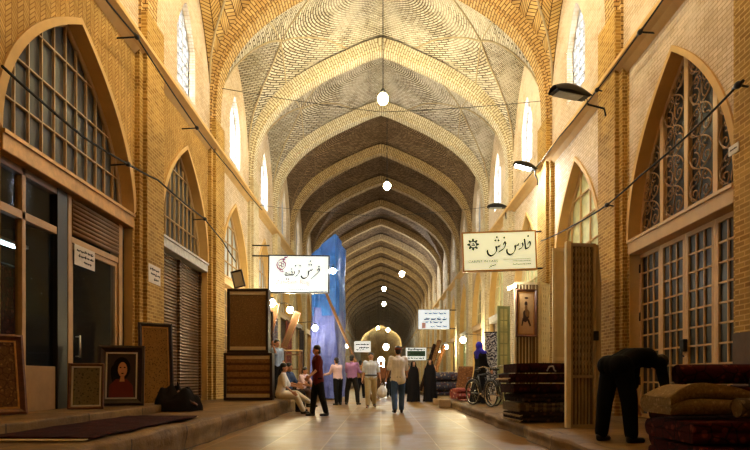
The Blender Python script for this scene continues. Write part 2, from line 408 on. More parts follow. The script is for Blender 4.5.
# side walls ---------------------------------------------------------------
AH, ASP, AAP = 1.58, 4.0, 6.42       # half width, springing, crown of the shop arches
GEO = {(-1,-2): (-.25, 1.83)}
def geo(s, j):
    o, h = GEO.get((s, j), (0, AH)); return RY(j)+PIT/2+o, h
SPR = {-1: (4.0, 6.42), 1: (3.45, 6.15)}
def arch(a, s=-1):
    a = min(1, abs(a)); z0, z1 = SPR[s]; return z0+(z1-z0)*math.sqrt(max(0, 16-(a+3)**2))/math.sqrt(7)
def arch_curve(s=-1, n=32, ah=AH):
    out = []
    for i in range(n+1):
        u = i/n*2-1; a = math.copysign(1-(1-abs(u))**1.8, u); out.append((a*ah, arch(a, s)))
    return out
WB, WT, WH = 7.75, 9.95, .62         # clerestory
def wtop(dy):
    a = min(1, abs(dy)/WH); return WT-.9*a**1.4
REC, PW, PP = .22, 1.15, .17
def make_wall(s):
    mb = MB(); X = s*W; L = LEDGE[s]
    def q(y0, y1, za0, za1, zb0, zb1, x=X): mb.quad([(x,y0,za0),(x,y1,za1),(x,y1,zb1),(x,y0,zb0)])
    for j in range(J0, J1):
        yw = RY(j)+PIT/2; yc, A_ = geo(s, j); ya, yb = RY(j), RY(j+1); cur = arch_curve(s, 32, A_)
        mb.mi = 0 if j < 0 else 4
        q(ya, yc-A_, 0, 0, L, L); q(yc+A_, yb, 0, 0, L, L)
        mb.mi = 1 if j < 0 else 3
        for (a0, z0), (a1, z1) in zip(cur, cur[1:]):
            q(yc+a0, yc+a1, z0, z1, L, L)
        mb.mi = 2
        rev = [(-A_,0)]+cur+[(A_,0)]
        for (a0, z0), (a1, z1) in zip(rev, rev[1:]):
            mb.quad([(X,yc+a0,z0),(X,yc+a1,z1),(X+s*REC*1.6,yc+a1,z1),(X+s*REC*1.6,yc+a0,z0)])
        # narrow moulded border round the arch
        for (a0, z0), (a1, z1) in zip(cur, cur[1:]):
            k = 1.06; mb.quad([(X-s*.03,yc+a0,z0),(X-s*.03,yc+a1,z1),(X-s*.03,yc+a1*k,z1+.10),(X-s*.03,yc+a0*k,z0+.10)])
            mb.quad([(X-s*.03,yc+a0,z0),(X-s*.03,yc+a1,z1),(X,yc+a1,z1),(X,yc+a0,z0)])
            mb.quad([(X-s*.03,yc+a0*k,z0+.1),(X-s*.03,yc+a1*k,z1+.1),(X,yc+a1*k,z1+.1),(X,yc+a0*k,z0+.1)])
        # upper wall with the clerestory opening
        mb.mi = 3; X2 = X
        ys = sorted(set([-PIT/2+PIT*i/36 for i in range(37)]+[-WH+2*WH*i/12 for i in range(13)]+[0]))
        for d0, d1 in zip(ys, ys[1:]):
            t0, t1 = max(lun(d0), 9.1)+.02, max(lun(d1), 9.1)+.02; m = (d0+d1)/2
            if abs(m) < WH:
                q(yw+d0, yw+d1, L, L, WB, WB, X2); q(yw+d0, yw+d1, wtop(d0), wtop(d1), t0, t1, X2)
                for zz0, zz1 in ((WB,WB),(wtop(d0),wtop(d1))):
                    mb.quad([(X2,yw+d0,zz0),(X2,yw+d1,zz1),(X2+s*.4,yw+d1,zz1),(X2+s*.4,yw+d0,zz0)])
            else: q(yw+d0, yw+d1, L, L, t0, t1, X2)
        for e in (-WH, WH): mb.quad([(X2,yw+e,WB),(X2+s*.4,yw+e,WB),(X2+s*.4,yw+e,wtop(e)),(X2,yw+e,wtop(e))])
    # pilasters in two orders under every rib
    for j in range(J0, J1+1):
        mb.mi = 0 if j < 1 else 4
        y = RY(j)-(.78 if (s, j) == (-1, -2) else 0)
        mb.box((min(X, X-s*.09), y-PW/2, 0), (max(X, X-s*.09), y+PW/2, L))
        mb.box((min(X, X-s*PP), y-PW/2+.16, 0), (max(X, X-s*PP), y+PW/2-.16, 8.02))
    return mb
for s, nm in ((-1, 'wall_left'), (1, 'wall_right')):
    struct(nm, make_wall(s), [M['brick'], M['brick_fine'] if s < 0 else M['upper'], M['edge'], M['upper'], M['pale']], normals=False)
    # string course: a continuous sloping ledge
    mb = MB(); X = s*W; L = LEDGE[s]
    mb.prism([(X, L-.22), (X-s*.10, L-.12), (X-s*.24, L-.06), (X-s*.24, L+.02), (X, L+.10)], RY(J0), RY(J1), 'y')
    struct('trim_1' if s < 0 else 'trim_2', mb, M['edge'])
# clerestory windows: pierced lattice in the opening, daylight behind
def m_cpane(name, col):
    t = NT(name); b = t.n('ShaderNodeBsdfTransparent'); b.inputs[0].default_value = tuple(col)+(1,); t.l(b.outputs[0], t.out.inputs[0]); return t.m
M['clear'] = m_cpane('clean_clerestory_glass', (.9,.93,1)); M['dim_far'] = m_cpane('dimming_far_glass', (.11,.11,.11)); M['dim_near'] = m_cpane('dimming_near_glass', (.30,.30,.30))  # darker tints added to hold daylight back in the far and near bays
M['lattice'] = m_plain('white_plaster_lattice', hexc(150,146,140), .8, var=.08)
def make_cwin(s):
    mb = MB(); x0, x1 = s*(W+.14), s*(W+.20)
    lo, hi = min(x0,x1), max(x0,x1)
    for k in range(1, 5):
        y = -WH+2*WH*k/5; mb.box((lo, y-.012, WB), (hi, y+.012, wtop(y)))
    n = 10
    for k in range(1, n):
        z = WB+(WT-WB)*k/n
        w = WH if z < WT-.9 else WH*((WT-z)/.9)**(1/1.4)
        mb.box((lo, -w, z-.010), (hi, w, z+.010))
    for k in range(-2, 6):   # diagonals of the pierced pattern
        pts = []
        for q in range(25):
            y = -WH+2*WH*q/24; z = WB+.5*k+(y+WH)*.9
            if WB < z < wtop(y): pts.append((s*(W+.17), y, z))
        if len(pts) > 1: mb.tube(pts, .011, 4)
    fr = MB(); pts = [(-WH, WB)]+[(-WH+2*WH*q/16, wtop(-WH+2*WH*q/16)) for q in range(17)]+[(WH, WB), (-WH, WB)]
    fr.tube([(s*(W+.17), a, z) for a, z in pts], .035, 6)
    gl = MB(); ys = [-WH+2*WH*q/12 for q in range(13)]
    for a, c in zip(ys, ys[1:]): gl.quad([(s*(W+.21),a,WB),(s*(W+.21),c,WB),(s*(W+.21),c,wtop(c)),(s*(W+.21),a,wtop(a))])
    ms = [gl.mesh('pane', M['clear'])]
    for k in ('dim_far', 'dim_near'): c = ms[0].copy(); c.materials[0] = M[k]; ms.append(c)
    return fr.mesh('frame', M['lattice']), mb.mesh('lattice', M['lattice']), ms
wn = 20
for s in (-1, 1):
    fm, lm, gm = make_cwin(s)
    for j in range(J0, J1):
        o = bpy.data.objects.new('window_%d' % wn, fm); wn += 1; COL.objects.link(o); o.location = (0, RY(j)+PIT/2, 0); o['kind'] = 'structure'
        for nm, me in (('lattice', lm), ('pane', gm[2 if j < 0 else (0 if j < 2 else 1)])):
            c = bpy.data.objects.new(nm, me); COL.objects.link(c); c.parent = o

# floor, benches, ends -------------------------------------------------------
def m_floor():
    t = NT('worn_stone_paving'); tc = t.n('ShaderNodeTexCoord'); ob = tc.outputs['Object']
    mp = t.n('ShaderNodeMapping'); mp.inputs['Rotation'].default_value = (0,0,PI/2); t.l(ob, mp.inputs[0])
    b = t.n('ShaderNodeTexBrick'); t.l(mp.outputs[0], b.inputs['Vector']); b.inputs['Scale'].default_value = 1
    b.inputs['Brick Width'].default_value = 1.5; b.inputs['Row Height'].default_value = .78; b.inputs['Mortar Size'].default_value = .012; b.inputs['Mortar Smooth'].default_value = .4
    b.inputs['Color1'].default_value = hexc(138,104,48)+(1,); b.inputs['Color2'].default_value = hexc(108,80,34)+(1,); b.inputs['Mortar'].default_value = hexc(164,134,82)+(1,)
    n1 = t.noise(ob, 1.3, 8, .7); n2 = t.noise(ob, 14, 5, .7)
    c = t.mix(.9, b.outputs['Color'], t.ramp(n1, [(.3, (.62,.6,.54)), (.65, (1.05,1.03,1))]), 'MULTIPLY')
    c = t.mix(.5, c, t.ramp(n2, [(.3, (.7,)*3), (.7, (1.1,)*3)]), 'MULTIPLY')
    r = t.ramp(n1, [(.3, (.32,)*3), (.7, (.55,)*3)])
    t.bsdf(c, r, t.math('SUBTRACT', t.math('MULTIPLY', n2, .5), t.math('MULTIPLY', b.outputs['Fac'], .4)), .25, .012, spec=.45); return t.m
mb = MB(); mb.quad([(-W-.5, RY(J0), 0), (W+.5, RY(J0), 0), (W+.5, RY(J1)+3, 0), (-W-.5, RY(J1)+3, 0)])
struct('floor', mb, m_floor())
HL, HR, EL, ER = .345, .20, 2.5, 2.2
def bench(s, edge, h, seed, y0, y1):
    """stone bench along the shops: uneven kerb face and worn lip"""
    mb = MB(); n = int((y1-y0)/.16)
    sec = [(0,0), (.015,.35), (.0,.75), (.015,.93), (.07,1.0), (.5,1.0), (abs(W-edge)+.3,1.0)]
    def fn(u, w):
        y = y0+(y1-y0)*u; k = w*(len(sec)-1); i = min(int(k), len(sec)-2); f = k-i
        d = sec[i][0]+(sec[i+1][0]-sec[i][0])*f; z = (sec[i][1]+(sec[i+1][1]-sec[i][1])*f)*h
        nz = mnoise.noise(Vector((y*1.3, seed, z*3)))*.05+mnoise.noise(Vector((y*5, seed+4, z*8)))*.022
        st = mnoise.noise(Vector((math.floor(y/1.7)*3.7, seed, 1)))*.07
        if w > .75: return Vector((s*(edge+d), y, z+nz*.12))
        return Vector((s*(edge+d+nz+st), y, z+(nz*.5 if w > .5 else 0)))
    mb.grid(fn, n, 24)
    return mb
def m_bench():
    t = NT('bench_stone'); v, ob = t.boxuv()
    b = t.n('ShaderNodeTexBrick'); t.l(v, b.inputs['Vector']); b.inputs['Scale'].default_value = 1
    b.inputs['Brick Width'].default_value = 1.6; b.inputs['Row Height'].default_value = .9; b.inputs['Mortar Size'].default_value = .02; b.inputs['Mortar Smooth'].default_value = .6
    b.inputs['Color1'].default_value = hexc(136,106,58)+(1,); b.inputs['Color2'].default_value = hexc(104,78,42)+(1,); b.inputs['Mortar'].default_value = hexc(80,60,36)+(1,)
    n1 = t.noise(ob, 2.2, 8, .7)
    c = t.mix(.95, b.outputs['Color'], t.ramp(n1, [(.3, (.42,.4,.36)), (.7, (1.15,)*3)]), 'MULTIPLY')
    t.bsdf(c, .7, n1, .8, .04, spec=.3); return t.m
M['bench'] = m_bench()
struct('trim_3', bench(-1, EL, HL, 3.3, RY(J0)+.1, RY(J1)), M['bench'])
struct('trim_4', bench(1, ER, HR, 8.1, RY(J0)+.1, RY(J1)), M['bench'])
# raised step before the nearest left shop
HS = HL+.13
mb = MB(); mb.box((-W-.1, 3.2, HL-.05), (-3.75, 10.62, HS), bevel=.02); struct('trim_5', mb, M['bench'])
mb = MB(); mb.box((-W-.6, RY(J0)-.3, 0), (W+.6, RY(J0), 13.8)); struct('wall_back', mb, M['brick'])
# far end wall with the bright archway out to the street
mb = MB(); Y1 = RY(J1)+.5
cur = [(-.75,0)]+[(.75*math.sin(PI/2*(i/10-1)), 4.4+1.3*math.cos(PI/2*(i/10-1))**.8) for i in range(21)]+[(.75,0)]
a = [mb.v((x, Y1, z)) for x, z in cur]
out = [(-W-.6,0)]+[(-W-.6+(2*W+1.2)*i/20, 13.8) for i in range(21)]+[(W+.6,0)]
bq = [mb.v((x, Y1, z)) for x, z in out]
mb.bridge(a, bq, False, False)
struct('wall_far', mb, M['brick'])
# ---------------------------------------------------------------- lamps
WARM, AMB, COOL = (1,.84,.48), (1,.85,.42), (.85,.93,1)
ME = {}
def emitter(col, s):
    k = (col, s)
    if k not in ME: ME[k] = m_emit('lamp_glow', col, s)
    return ME[k]
def ceil_at(y):
    j = math.floor((y-RY(0))/PIT); return ceil_z(0, y-(RY(j)+PIT/2))
def pendant(px, py, Y, r, col, s, label):
    p = P(px, py, Y); zc = ceil_at(Y)
    if min(abs(Y-RY(j)) for j in range(J0, J1+1)) < RIBW/2: zc = 12.55
    t = thing('pendant_lamp', label, 'lamp', p, group=None)
    b = MB(); b.ell((0,0,0), (r,r,r*1.1)); b.build('bulb', emitter(col, s), t)
    c = MB(); c.lathe([(.03,0),(r*.5,.02),(r*.55,.10),(.05,.16),(.02,.2)], (0,0,r*.95), 14); c.build('lamp_holder', M['iron'], t)
    k = MB(); k.tube([(0,0,r*1.0+.15), (0,0,zc-p.z+.03)], .014, 6); k.build('cord', M['iron'], t)
    return t
def added_bowl_lamp(y, z, s, label, col=AMB):  # unseen lamp added to brighten the upper near walls
    zc = ceil_at(y); t = thing('added_bowl_lamp', label, 'lamp', (0, y, z))
    b = MB(); b.ell((0,0,.62), (.15,.15,.15)); b.cyl((0,0,-.14), (0,0,.5), .03); b.build('bulb', emitter(col, s), t)
    b = MB(); n = 28; o_ = [[b.v((r*math.cos(2*PI*i/n), r*math.sin(2*PI*i/n), h)) for i in range(n)] for r, h in ((.02,-.16),(.2,-.13),(.36,-.03),(.44,.10),(.45,.16),(.43,.16),(.42,.10),(.34,-.01),(.19,-.10),(.02,-.13))]
    for p, q in zip(o_, o_[1:]): b.bridge(p, q)
    b.build('bowl', m_plain('brass_bowl', hexc(196,160,96), .4, .6), t)  # opaque bowl added to keep the lamp's light off the lower walls
    for k in range(3): a = 2*PI*k/3; c = MB(); c.tube([(.44*math.cos(a), .44*math.sin(a), .16), (0,0,1.0)], .01, 5); c.build('chain', M['iron'], t)
    c = MB(); c.tube([(0,0,1.0), (0,0,zc-z+.03)], .014, 6); c.build('cord', M['iron'], t)
added_bowl_lamp(8.7, 10.6, 2100, 'added bowl lamp out of view, lighting the upper walls nearest the viewer', (1,.87,.52))
added_bowl_lamp(13.4, 11.2, 220, 'added bowl lamp out of view, lighting the herringbone vault', (1,.94,.72))
pendant(383, 99, 18.3, .17, AMB, 600, 'largest amber lamp hanging on a cord before the first pale arch')
pendant(387, 186, 26.3, .17, AMB, 120, 'second amber lamp down the row, hanging under the dim purple-brown vault')
pendant(402, 274, 44, .2, COOL, 420, 'bluish white lamp hanging right of the row of amber lamps')
pendant(384, 289, 49, .17, AMB, 320, 'small amber lamp just left of and below the bluish white lamp')
pendant(384, 304, 53.5, .18, WARM, 320, 'whitish yellow lamp hanging directly below the small amber lamp')
pendant(378, 328, 61, .17, AMB, 200, 'left one of the two lowest amber lamps far down the passage')
pendant(388, 330, 63, .2, WARM, 220, 'right one of the two lowest amber lamps far down the passage')

# wall floodlights on arms above the right ledge
def flood(px, py, Y, label, on, rz, aim=None, power=0, rr=.30):
    p = P(px, py, Y); t = thing('floodlight', label, 'floodlight', p, 0, 'floodlights on arms along the right wall', (0, .22 if on else 0, rz))
    h = MB(); n = 12
    h.grid(lambda u, v: Vector(((v-.5)*rr*2.1*1.0, math.cos(u*PI)*rr*.42*(1-.55*abs(v-.35)**1.2*1.2), .02+math.sin(u*PI)*rr*.5*math.sin(PI*(.12+.8*v))**.7)), 14, 14)
    h.box((-rr, -rr*.3, 0), (rr*.9, rr*.3, .03), bevel=.01)
    h.build('housing', M['iron'], t)
    g = MB(); g.box((-rr*.85, -rr*.25, -.02), (rr*.5, rr*.25, -.002)); g.build('lamp_glass', emitter((.95,.97,1), 900) if on else M['glass_bl'], t)
    wl = W-PP-.004-p.x; c, s_ = math.cos(-rz), math.sin(-rz)
    a = MB(); a.tube([(rr*.9,0,.05), (rr*1.0,0,-.10), (wl*c*.95,wl*s_*.95,-.25), (wl*c,wl*s_,-.40)], .022, 8); a.build('arm', M['iron'], t)
    return t
flood(571, 96, 11.2, 'large dark floodlight high on the right wall beneath the first clerestory window', False, .35, rr=.42)
flood(525, 168, 15.75, 'lit floodlight with white glowing glass above the green and white sign', True, .1, rr=.32)
flood(497, 208, 20.1, 'smaller dark floodlight further along, just over the left end of the sign', False, .05, rr=.32)

def wall_globe(px, py, Y, s_, col, pw, label, r=.13):
    p = P(px, py, Y); t = thing('globe_lamp', label, 'lamp', p, 0, 'globe lamps over the stalls')
    b = MB(); b.ell((0,0,0), (r,r,r)); b.build('globe', emitter(col, pw), t)
    b = MB(); b.lathe([(.05,0),(.05,.06),(.02,.09)], (0,0,r-.02), 12); b.build('socket', M['iron'], t)
    b = MB(); b.tube([(0,0,r+.05), (s_*.12,0,r+.14), (s_*(W-PP-.01-abs(p.x)),0,r+.08)], .014, 6); b.build('bracket', M['iron'], t)
wall_globe(463, 340, 24.7, 1, WARM, 420, 'globe lamp over the right stalls behind the woman in the blue scarf')
wall_globe(446, 347, 33.7, 1, WARM, 420, 'globe lamp over the right stalls further than the one by the blue scarf')
wall_globe(441, 352, 42.7, 1, WARM, 420, 'furthest globe lamp over the right stalls, beside the green and white sign')
wall_globe(347, 346, 42.7, -1, WARM, 420, 'globe lamp over the left stalls far beyond the tarpaulin')
pendant(386, 347, 74, .38, COOL, 80, 'brilliant white lamp lowest of all, at the far end of the passage')

p = P(333, 271, 19.5); t = thing('spotlight', 'dazzling white lamp at the right end of the bluish white sign', 'lamp', p)
b = MB(); b.ell((0,0,0), (.10,.10,.10)); b.build('bulb', emitter((.9,.96,1), 170), t)
b = MB(); b.lathe([(.05,0),(.06,.05),(.02,.09)], (0,0,.08), 12); b.tube([(0,0,.17), (0,.06,.24), (-.03,.15,.24)], .012, 6); b.build('holder', M['iron'], t)
# ---------------------------------------------------------------- glazed arches, shopfronts, doors
GX = W+.24
def tympanum(n, s, j, zb, nv, hz, pane, bar, bw=.022):
    """arched light over a shop: frame, glazing bars, panes"""
    yc, AH = geo(s, j); X = s*GX
    root = sempty('window_%d' % n); root.location = (X, yc, zb)
    def top(d): return max(arch(d/AH, s)-zb, .02)
    cur = [(a, z-zb) for a, z in arch_curve(s, 32, AH) if z >= zb]
    fr = MB(); pts = [(-AH, 0)]+cur+[(AH, 0), (-AH, 0)]
    fr.tube([(0, a, z) for a, z in pts], .045, 6); fr.build('window_frame', bar, root)
    mb = MB()
    for k in range(1, nv):
        y = -AH+2*AH*k/nv; mb.box((-.02, y-bw/2, 0), (.02, y+bw/2, top(y)))
    for z in hz:
        zz = z-zb; lo, hi = 0, AH
        for _ in range(24):
            m = (lo+hi)/2
            if top(m) > zz: lo = m
            else: hi = m
        mb.box((-.022, -lo, zz-bw/2), (.022, lo, zz+bw/2))
    if nv > 1: mb.build('glazing_bars', bar, root)
    g = MB(); ys = [a for a, z in arch_curve(s, 32, AH)]
    for a, b in zip(ys, ys[1:]): g.quad([(s*.03,a,0),(s*.03,b,0),(s*.03,b,top(b)),(s*.03,a,top(a))])
    g.build('pane', pane, root); return root
def lintel(n, s, j, z0, z1, mat, out=.03):
    (yc, AH), mb, X = geo(s, j), MB(), s*W
    mb.box((min(X-s*out, X+s*.34), yc-AH, z0), (max(X-s*out, X+s*.34), yc+AH, z1), bevel=.015)
    mb.box((min(X-s*out*2, X), yc-AH, z1-.05), (max(X-s*out*2, X), yc+AH, z1))
    return struct('trim_%d' % n, mb, mat)
def shutter(n, s, j, z0, z1, mat, post=True, ya=-AH, yb=AH):
    yc = RY(j)+PIT/2; X = s*(W+.2); root = sempty('door_%d' % n); root.location = (X, yc, z0)
    spans = [(ya, (ya+yb)/2-.06), ((ya+yb)/2+.06, yb)] if post else [(ya, yb)]
    for a, b in spans:
        mb = MB(); h = z1-z0; ns = int(h/.0375)
        V = [[mb.v((s*(.012*math.sin(k*PI/1)+(.014 if k % 2 else 0)), y, h*k/ns)) for y in (a, b)] for k in range(ns+1)]
        for k in range(ns): mb.f([V[k][0], V[k][1], V[k+1][1], V[k+1][0]])
        mb.build('shutter_curtain', mat, root)
    if post:
        p = MB(); p.box((-.05, (ya+yb)/2-.06, 0), (.06, (ya+yb)/2+.06, h)); p.build('centre_post', mat, root)
    for e in (ya, yb-.06):
        p = MB(); p.box((-.04, e, 0), (.05, e+.06, z1-z0)); p.build('guide_rail', mat, root)
    b = MB(); b.box((-.045, ya, 0), (.03, yb, .08)); b.build('bottom_rail', mat, root)
    return root
def glazed_leaf(root, y0, y1, z0, z1, nc, nr, bar, pane, solid=0.0, x=0.0, name='door_leaf', dx=.03):
    """door leaf: stiles and rails, glazing bars, one sheet of panes"""
    st = .075; mb = MB()
    for a, b in ((y0, y0+st), (y1-st, y1)): mb.box((x-.025, a, z0), (x+.025, b, z1))
    mb.box((x-.025, y0+st, z1-st), (x+.025, y1-st, z1)); mb.box((x-.025, y0+st, z0), (x+.025, y1-st, z0+st+solid))
    gy0, gy1, gz0, gz1 = y0+st, y1-st, z0+st+solid, z1-st
    for k in range(1, nc): mb.box((x-.018, gy0+(gy1-gy0)*k/nc-.012, gz0), (x+.018, gy0+(gy1-gy0)*k/nc+.012, gz1))
    for k in range(1, nr): mb.box((x-.018, gy0, gz0+(gz1-gz0)*k/nr-.014), (x+.018, gy1, gz0+(gz1-gz0)*k/nr+.014))
    lf = mb.build(name, bar, root)
    g = MB(); g.quad([(x+dx*.3,gy0,gz0),(x+dx*.3,gy1,gz0),(x+dx*.3,gy1,gz1),(x+dx*.3,gy0,gz1)]); g.build('pane', pane, lf)
    return lf
def spiral(cx, cz, r, a0, turns, n=20, sgn=1):
    return [(cx+r*(1-.85*i/n)*math.cos(a0+sgn*2*PI*turns*i/n), cz+r*(1-.85*i/n)*math.sin(a0+sgn*2*PI*turns*i/n)) for i in range(n+1)]

# left, nearest arch: glazed tympanum, gilded lintel, a jeweller-like dark shopfront
tympanum(101, -1, -2, 4.0, 12, (4.62, 5.24, 5.84), M['glass_dk'], M['muntin'])
lintel(60, -1, -2, 3.74, 4.0, M['steelbeam'])
yc, AHL = geo(-1, -2)
root = sempty('window_102'); root.location = (-W-.16, 0, 0)
M['frame_lt'] = m_plain('worn_buff_frame', hexc(176,138,90), .45, var=.15); M['frame_dk'] = m_plain('black_frame', (.012,.011,.010), .35)
def bars(name, lst, mat, x0=-.05, x1=.05):
    mb = MB()
    for (y0, y1, z0, z1) in lst: mb.box((x0, y0, z0), (x1, y1, z1), bevel=.006)
    return mb.build(name, mat, root)
y0, y1 = yc-AHL, yc+AHL
bars('light_posts', [(y0,y0+.06,HL,3.74),(7.46,7.54,HL,3.74),(8.56,8.66,HL,3.74)], M['frame_lt'])
bars('black_post', [(8.26,8.52,HL,3.74)], M['frame_dk'], -.06, .06)
bars('transom', [(y0,8.26,3.05,3.16),(8.66,10.2,3.02,3.12)], M['frame_lt'])
bars('head_rail', [(y0,8.3,3.64,3.74)], M['wood'])
bars('stall_riser', [(7.54,8.26,HL,1.10)], m_plain('buff_panel', hexc(150,116,74), .6), -.04, .03)
sb = MB()
for k in range(8): sb.tube([(.03, 8.66, 3.2+.068*k), (.03, 10.2, 3.2+.068*k)], .036, 8)
sb.build('rolled_shutter', M['wood'], root)
g = MB(); g.quad([(-.01,y0,HL),(-.01,8.26,HL),(-.01,8.26,3.64),(-.01,y0,3.64)]); g.build('pane', M['glass_shop'], root)
bars('far_jamb', [(10.2,10.34,HL,3.74)], M['frame_lt'], -.1, .06); bars('recess_shade', [(10.34,y1,HL,3.74)], M['frame_dk'], -.1, .0)  # black strip painted in for the shade of the recess beyond the jamb
root = sempty('door_101'); root.location = (-W-.16, 0, 0)
glazed_leaf(root, 8.66, 10.2, HL, 3.02, 1, 1, M['frame_lt'], M['glass_shop'], .12, dx=-.03)
h = MB(); h.tube([(.09,8.82,1.25),(.09,8.82,1.6)], .014, 8); h.tube([(.02,8.82,1.27),(.09,8.82,1.27)], .01, 6); h.tube([(.02,8.82,1.58),(.09,8.82,1.58)], .01, 6); h.build('door_handle', m_plain('dull_steel', (.5,.48,.44), .35, .9), root)
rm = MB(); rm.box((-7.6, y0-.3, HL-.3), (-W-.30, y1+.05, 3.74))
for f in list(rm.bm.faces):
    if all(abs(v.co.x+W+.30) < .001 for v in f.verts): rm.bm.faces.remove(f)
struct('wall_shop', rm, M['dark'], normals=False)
# left, second arch: grey shutter below a weathered lintel
tympanum(103, -1, -1, 4.0, 11, (4.62, 5.24, 5.84), M['glass_dk'], M['muntin'])
lintel(61, -1, -1, 3.76, 4.0, M['palebeam']); shutter(102, -1, -1, HL, 3.76, M['shutter'])
yc = RY(-2)+PIT/2
# right, nearest arch: wrought-iron tympanum over a four-leaf glazed door
TR = 3.5
rw = tympanum(104, 1, -2, TR, 1, (), M['glass_bk'], M['woodlt'])
mu = MB(); li = (-AH, -.80, -.02, .76, AH)
for y in li[1:4]:
    mu.box((-.05, y-.06, 0), (.03, y+.06, arch(y/AH, 1)-TR), bevel=.012)
mu.box((-.05,-AH,-.02), (.03,AH,.07))
mu.build('mullions', M['woodlt'], rw)
M['scroll'] = m_plain('rusty_iron_scroll', hexc(150,116,78), .5, .3)
for a, b in zip(li, li[1:]):
    mb = MB(); w_ = b-a-.14; cx = (a+b)/2; ht = max(arch(a/AH, 1), arch(b/AH, 1))-TR
    def okp(p): return a+.07 < p[0] < b-.07 and .06 < p[1] < arch(p[0]/AH, 1)-TR-.08
    def put(pts, r=.011):
        seg = []
        for p in pts+[None]:
            if p is not None and okp(p): seg.append((-.035, p[0], p[1]))
            else:
                if len(seg) > 1: mb.tube(seg, r, 5)
                seg = []
    zz = .12; k = 0
    while zz < ht:
        for sg in (-1, 1):
            put(spiral(cx+sg*w_*.25, zz+.16, w_*.23, PI/2 if sg > 0 else PI/2, 1.4, 26, sg*(1 if k % 2 else -1)))
            put([(cx+sg*w_*.47*math.sin(PI*q/12)**.7, zz+.32*q/12*1.6) for q in range(13)])
            put(spiral(cx+sg*w_*.2, zz+.40, w_*.14, -PI/2, 1.2, 18, -sg))
        put([(cx+.03*math.sin(q), zz+.5*q/8) for q in range(9)], .013)
        zz += .5; k += 1
    mb.build('iron_scrollwork', M['scroll'], rw)
lintel(62, 1, -2, 3.24, TR, M['woodlt'])
root = sempty('door_103'); root.location = (W+.22, 0, 0); lw = 2*AH/4
for k in range(4):
    lf = glazed_leaf(root, yc-AH+lw*k+.005, yc-AH+lw*(k+1)-.005, HR, 3.24, 3, 10, M['woodlt'], M['glass_bk'])
h = MB(); h.box((-.09, yc-.06, 1.35), (-.02, yc+.05, 1.55), bevel=.01); h.tube([(-.1,yc-.03,1.4),(-.1,yc-.03,1.3),(-.06,yc-.03,1.27)], .012, 6); h.build('door_lock', M['iron'], root)
for zz in (.8, 2.0, 2.9):
    h = MB(); h.cyl((-.03, yc+AH-.02, zz), (-.03, yc+AH-.02, zz+.16), .018); h.build('hinge', M['iron'], root)
# right, second arch: pale greenish glazing over cream doors
tympanum(105, 1, -1, TR, 5, (4.15, 4.8, 5.4), M['glass_gr'], M['woodlt'], .03)
lintel(63, 1, -1, 3.24, TR, M['woodlt'])
M['cream'] = m_plain('cream_painted_wood', hexc(214,196,150), .5, var=.08); M['green'] = m_plain('pale_green_paint', hexc(150,164,126), .5, var=.1)
yc = RY(-1)+PIT/2; root = sempty('door_104'); root.location = (W+.22, 0, 0)
for k in range(4): glazed_leaf(root, yc-AH+lw*k+.005, yc-AH+lw*(k+1)-.005, HR, 3.24, 3, 8, M['cream'], M['glass_dk'])
# the long run of further shops
dn = 110
for j in list(range(0, J1))+[-3, -4]:
    for s in (-1, 1):
        zb = 4.0 if s < 0 else TR; hh = HL if s < 0 else HR; yc = RY(j)+PIT/2
        gl = M['glass_bl'] if (s < 0 and j < 3) else (M['glass_gr'] if (j+s) % 3 else M['glass_dk'])
        tympanum(dn, s, j, zb, 6 if j < 5 else 4, (zb+.62, zb+1.24, zb+1.8), gl, M['cream'] if s > 0 else M['muntin'], .03 if j < 5 else .05)
        lintel(dn, s, j, zb-.25, zb, M['woodlt'] if (j+s) % 2 else M['palebeam'])
        if (j*2+s) % 3 == 0 or j < 0 or j > 13: shutter(dn, s, j, hh, zb-.25, M['shutter_g'])
        else:
            root = sempty('door_%d' % dn); root.location = (s*(W+.22), 0, 0)
            for k in range(4): glazed_leaf(root, yc-AH+lw*k+.005, yc-AH+lw*(k+1)-.005, hh, zb-.25, 3, 7, M['green'] if (j % 3 == 0 and s > 0) else (M['cream'] if j % 2 else M['woodlt']), M['glass_dk'], .3 if j % 2 else 0, dx=.03*s)
        dn += 1
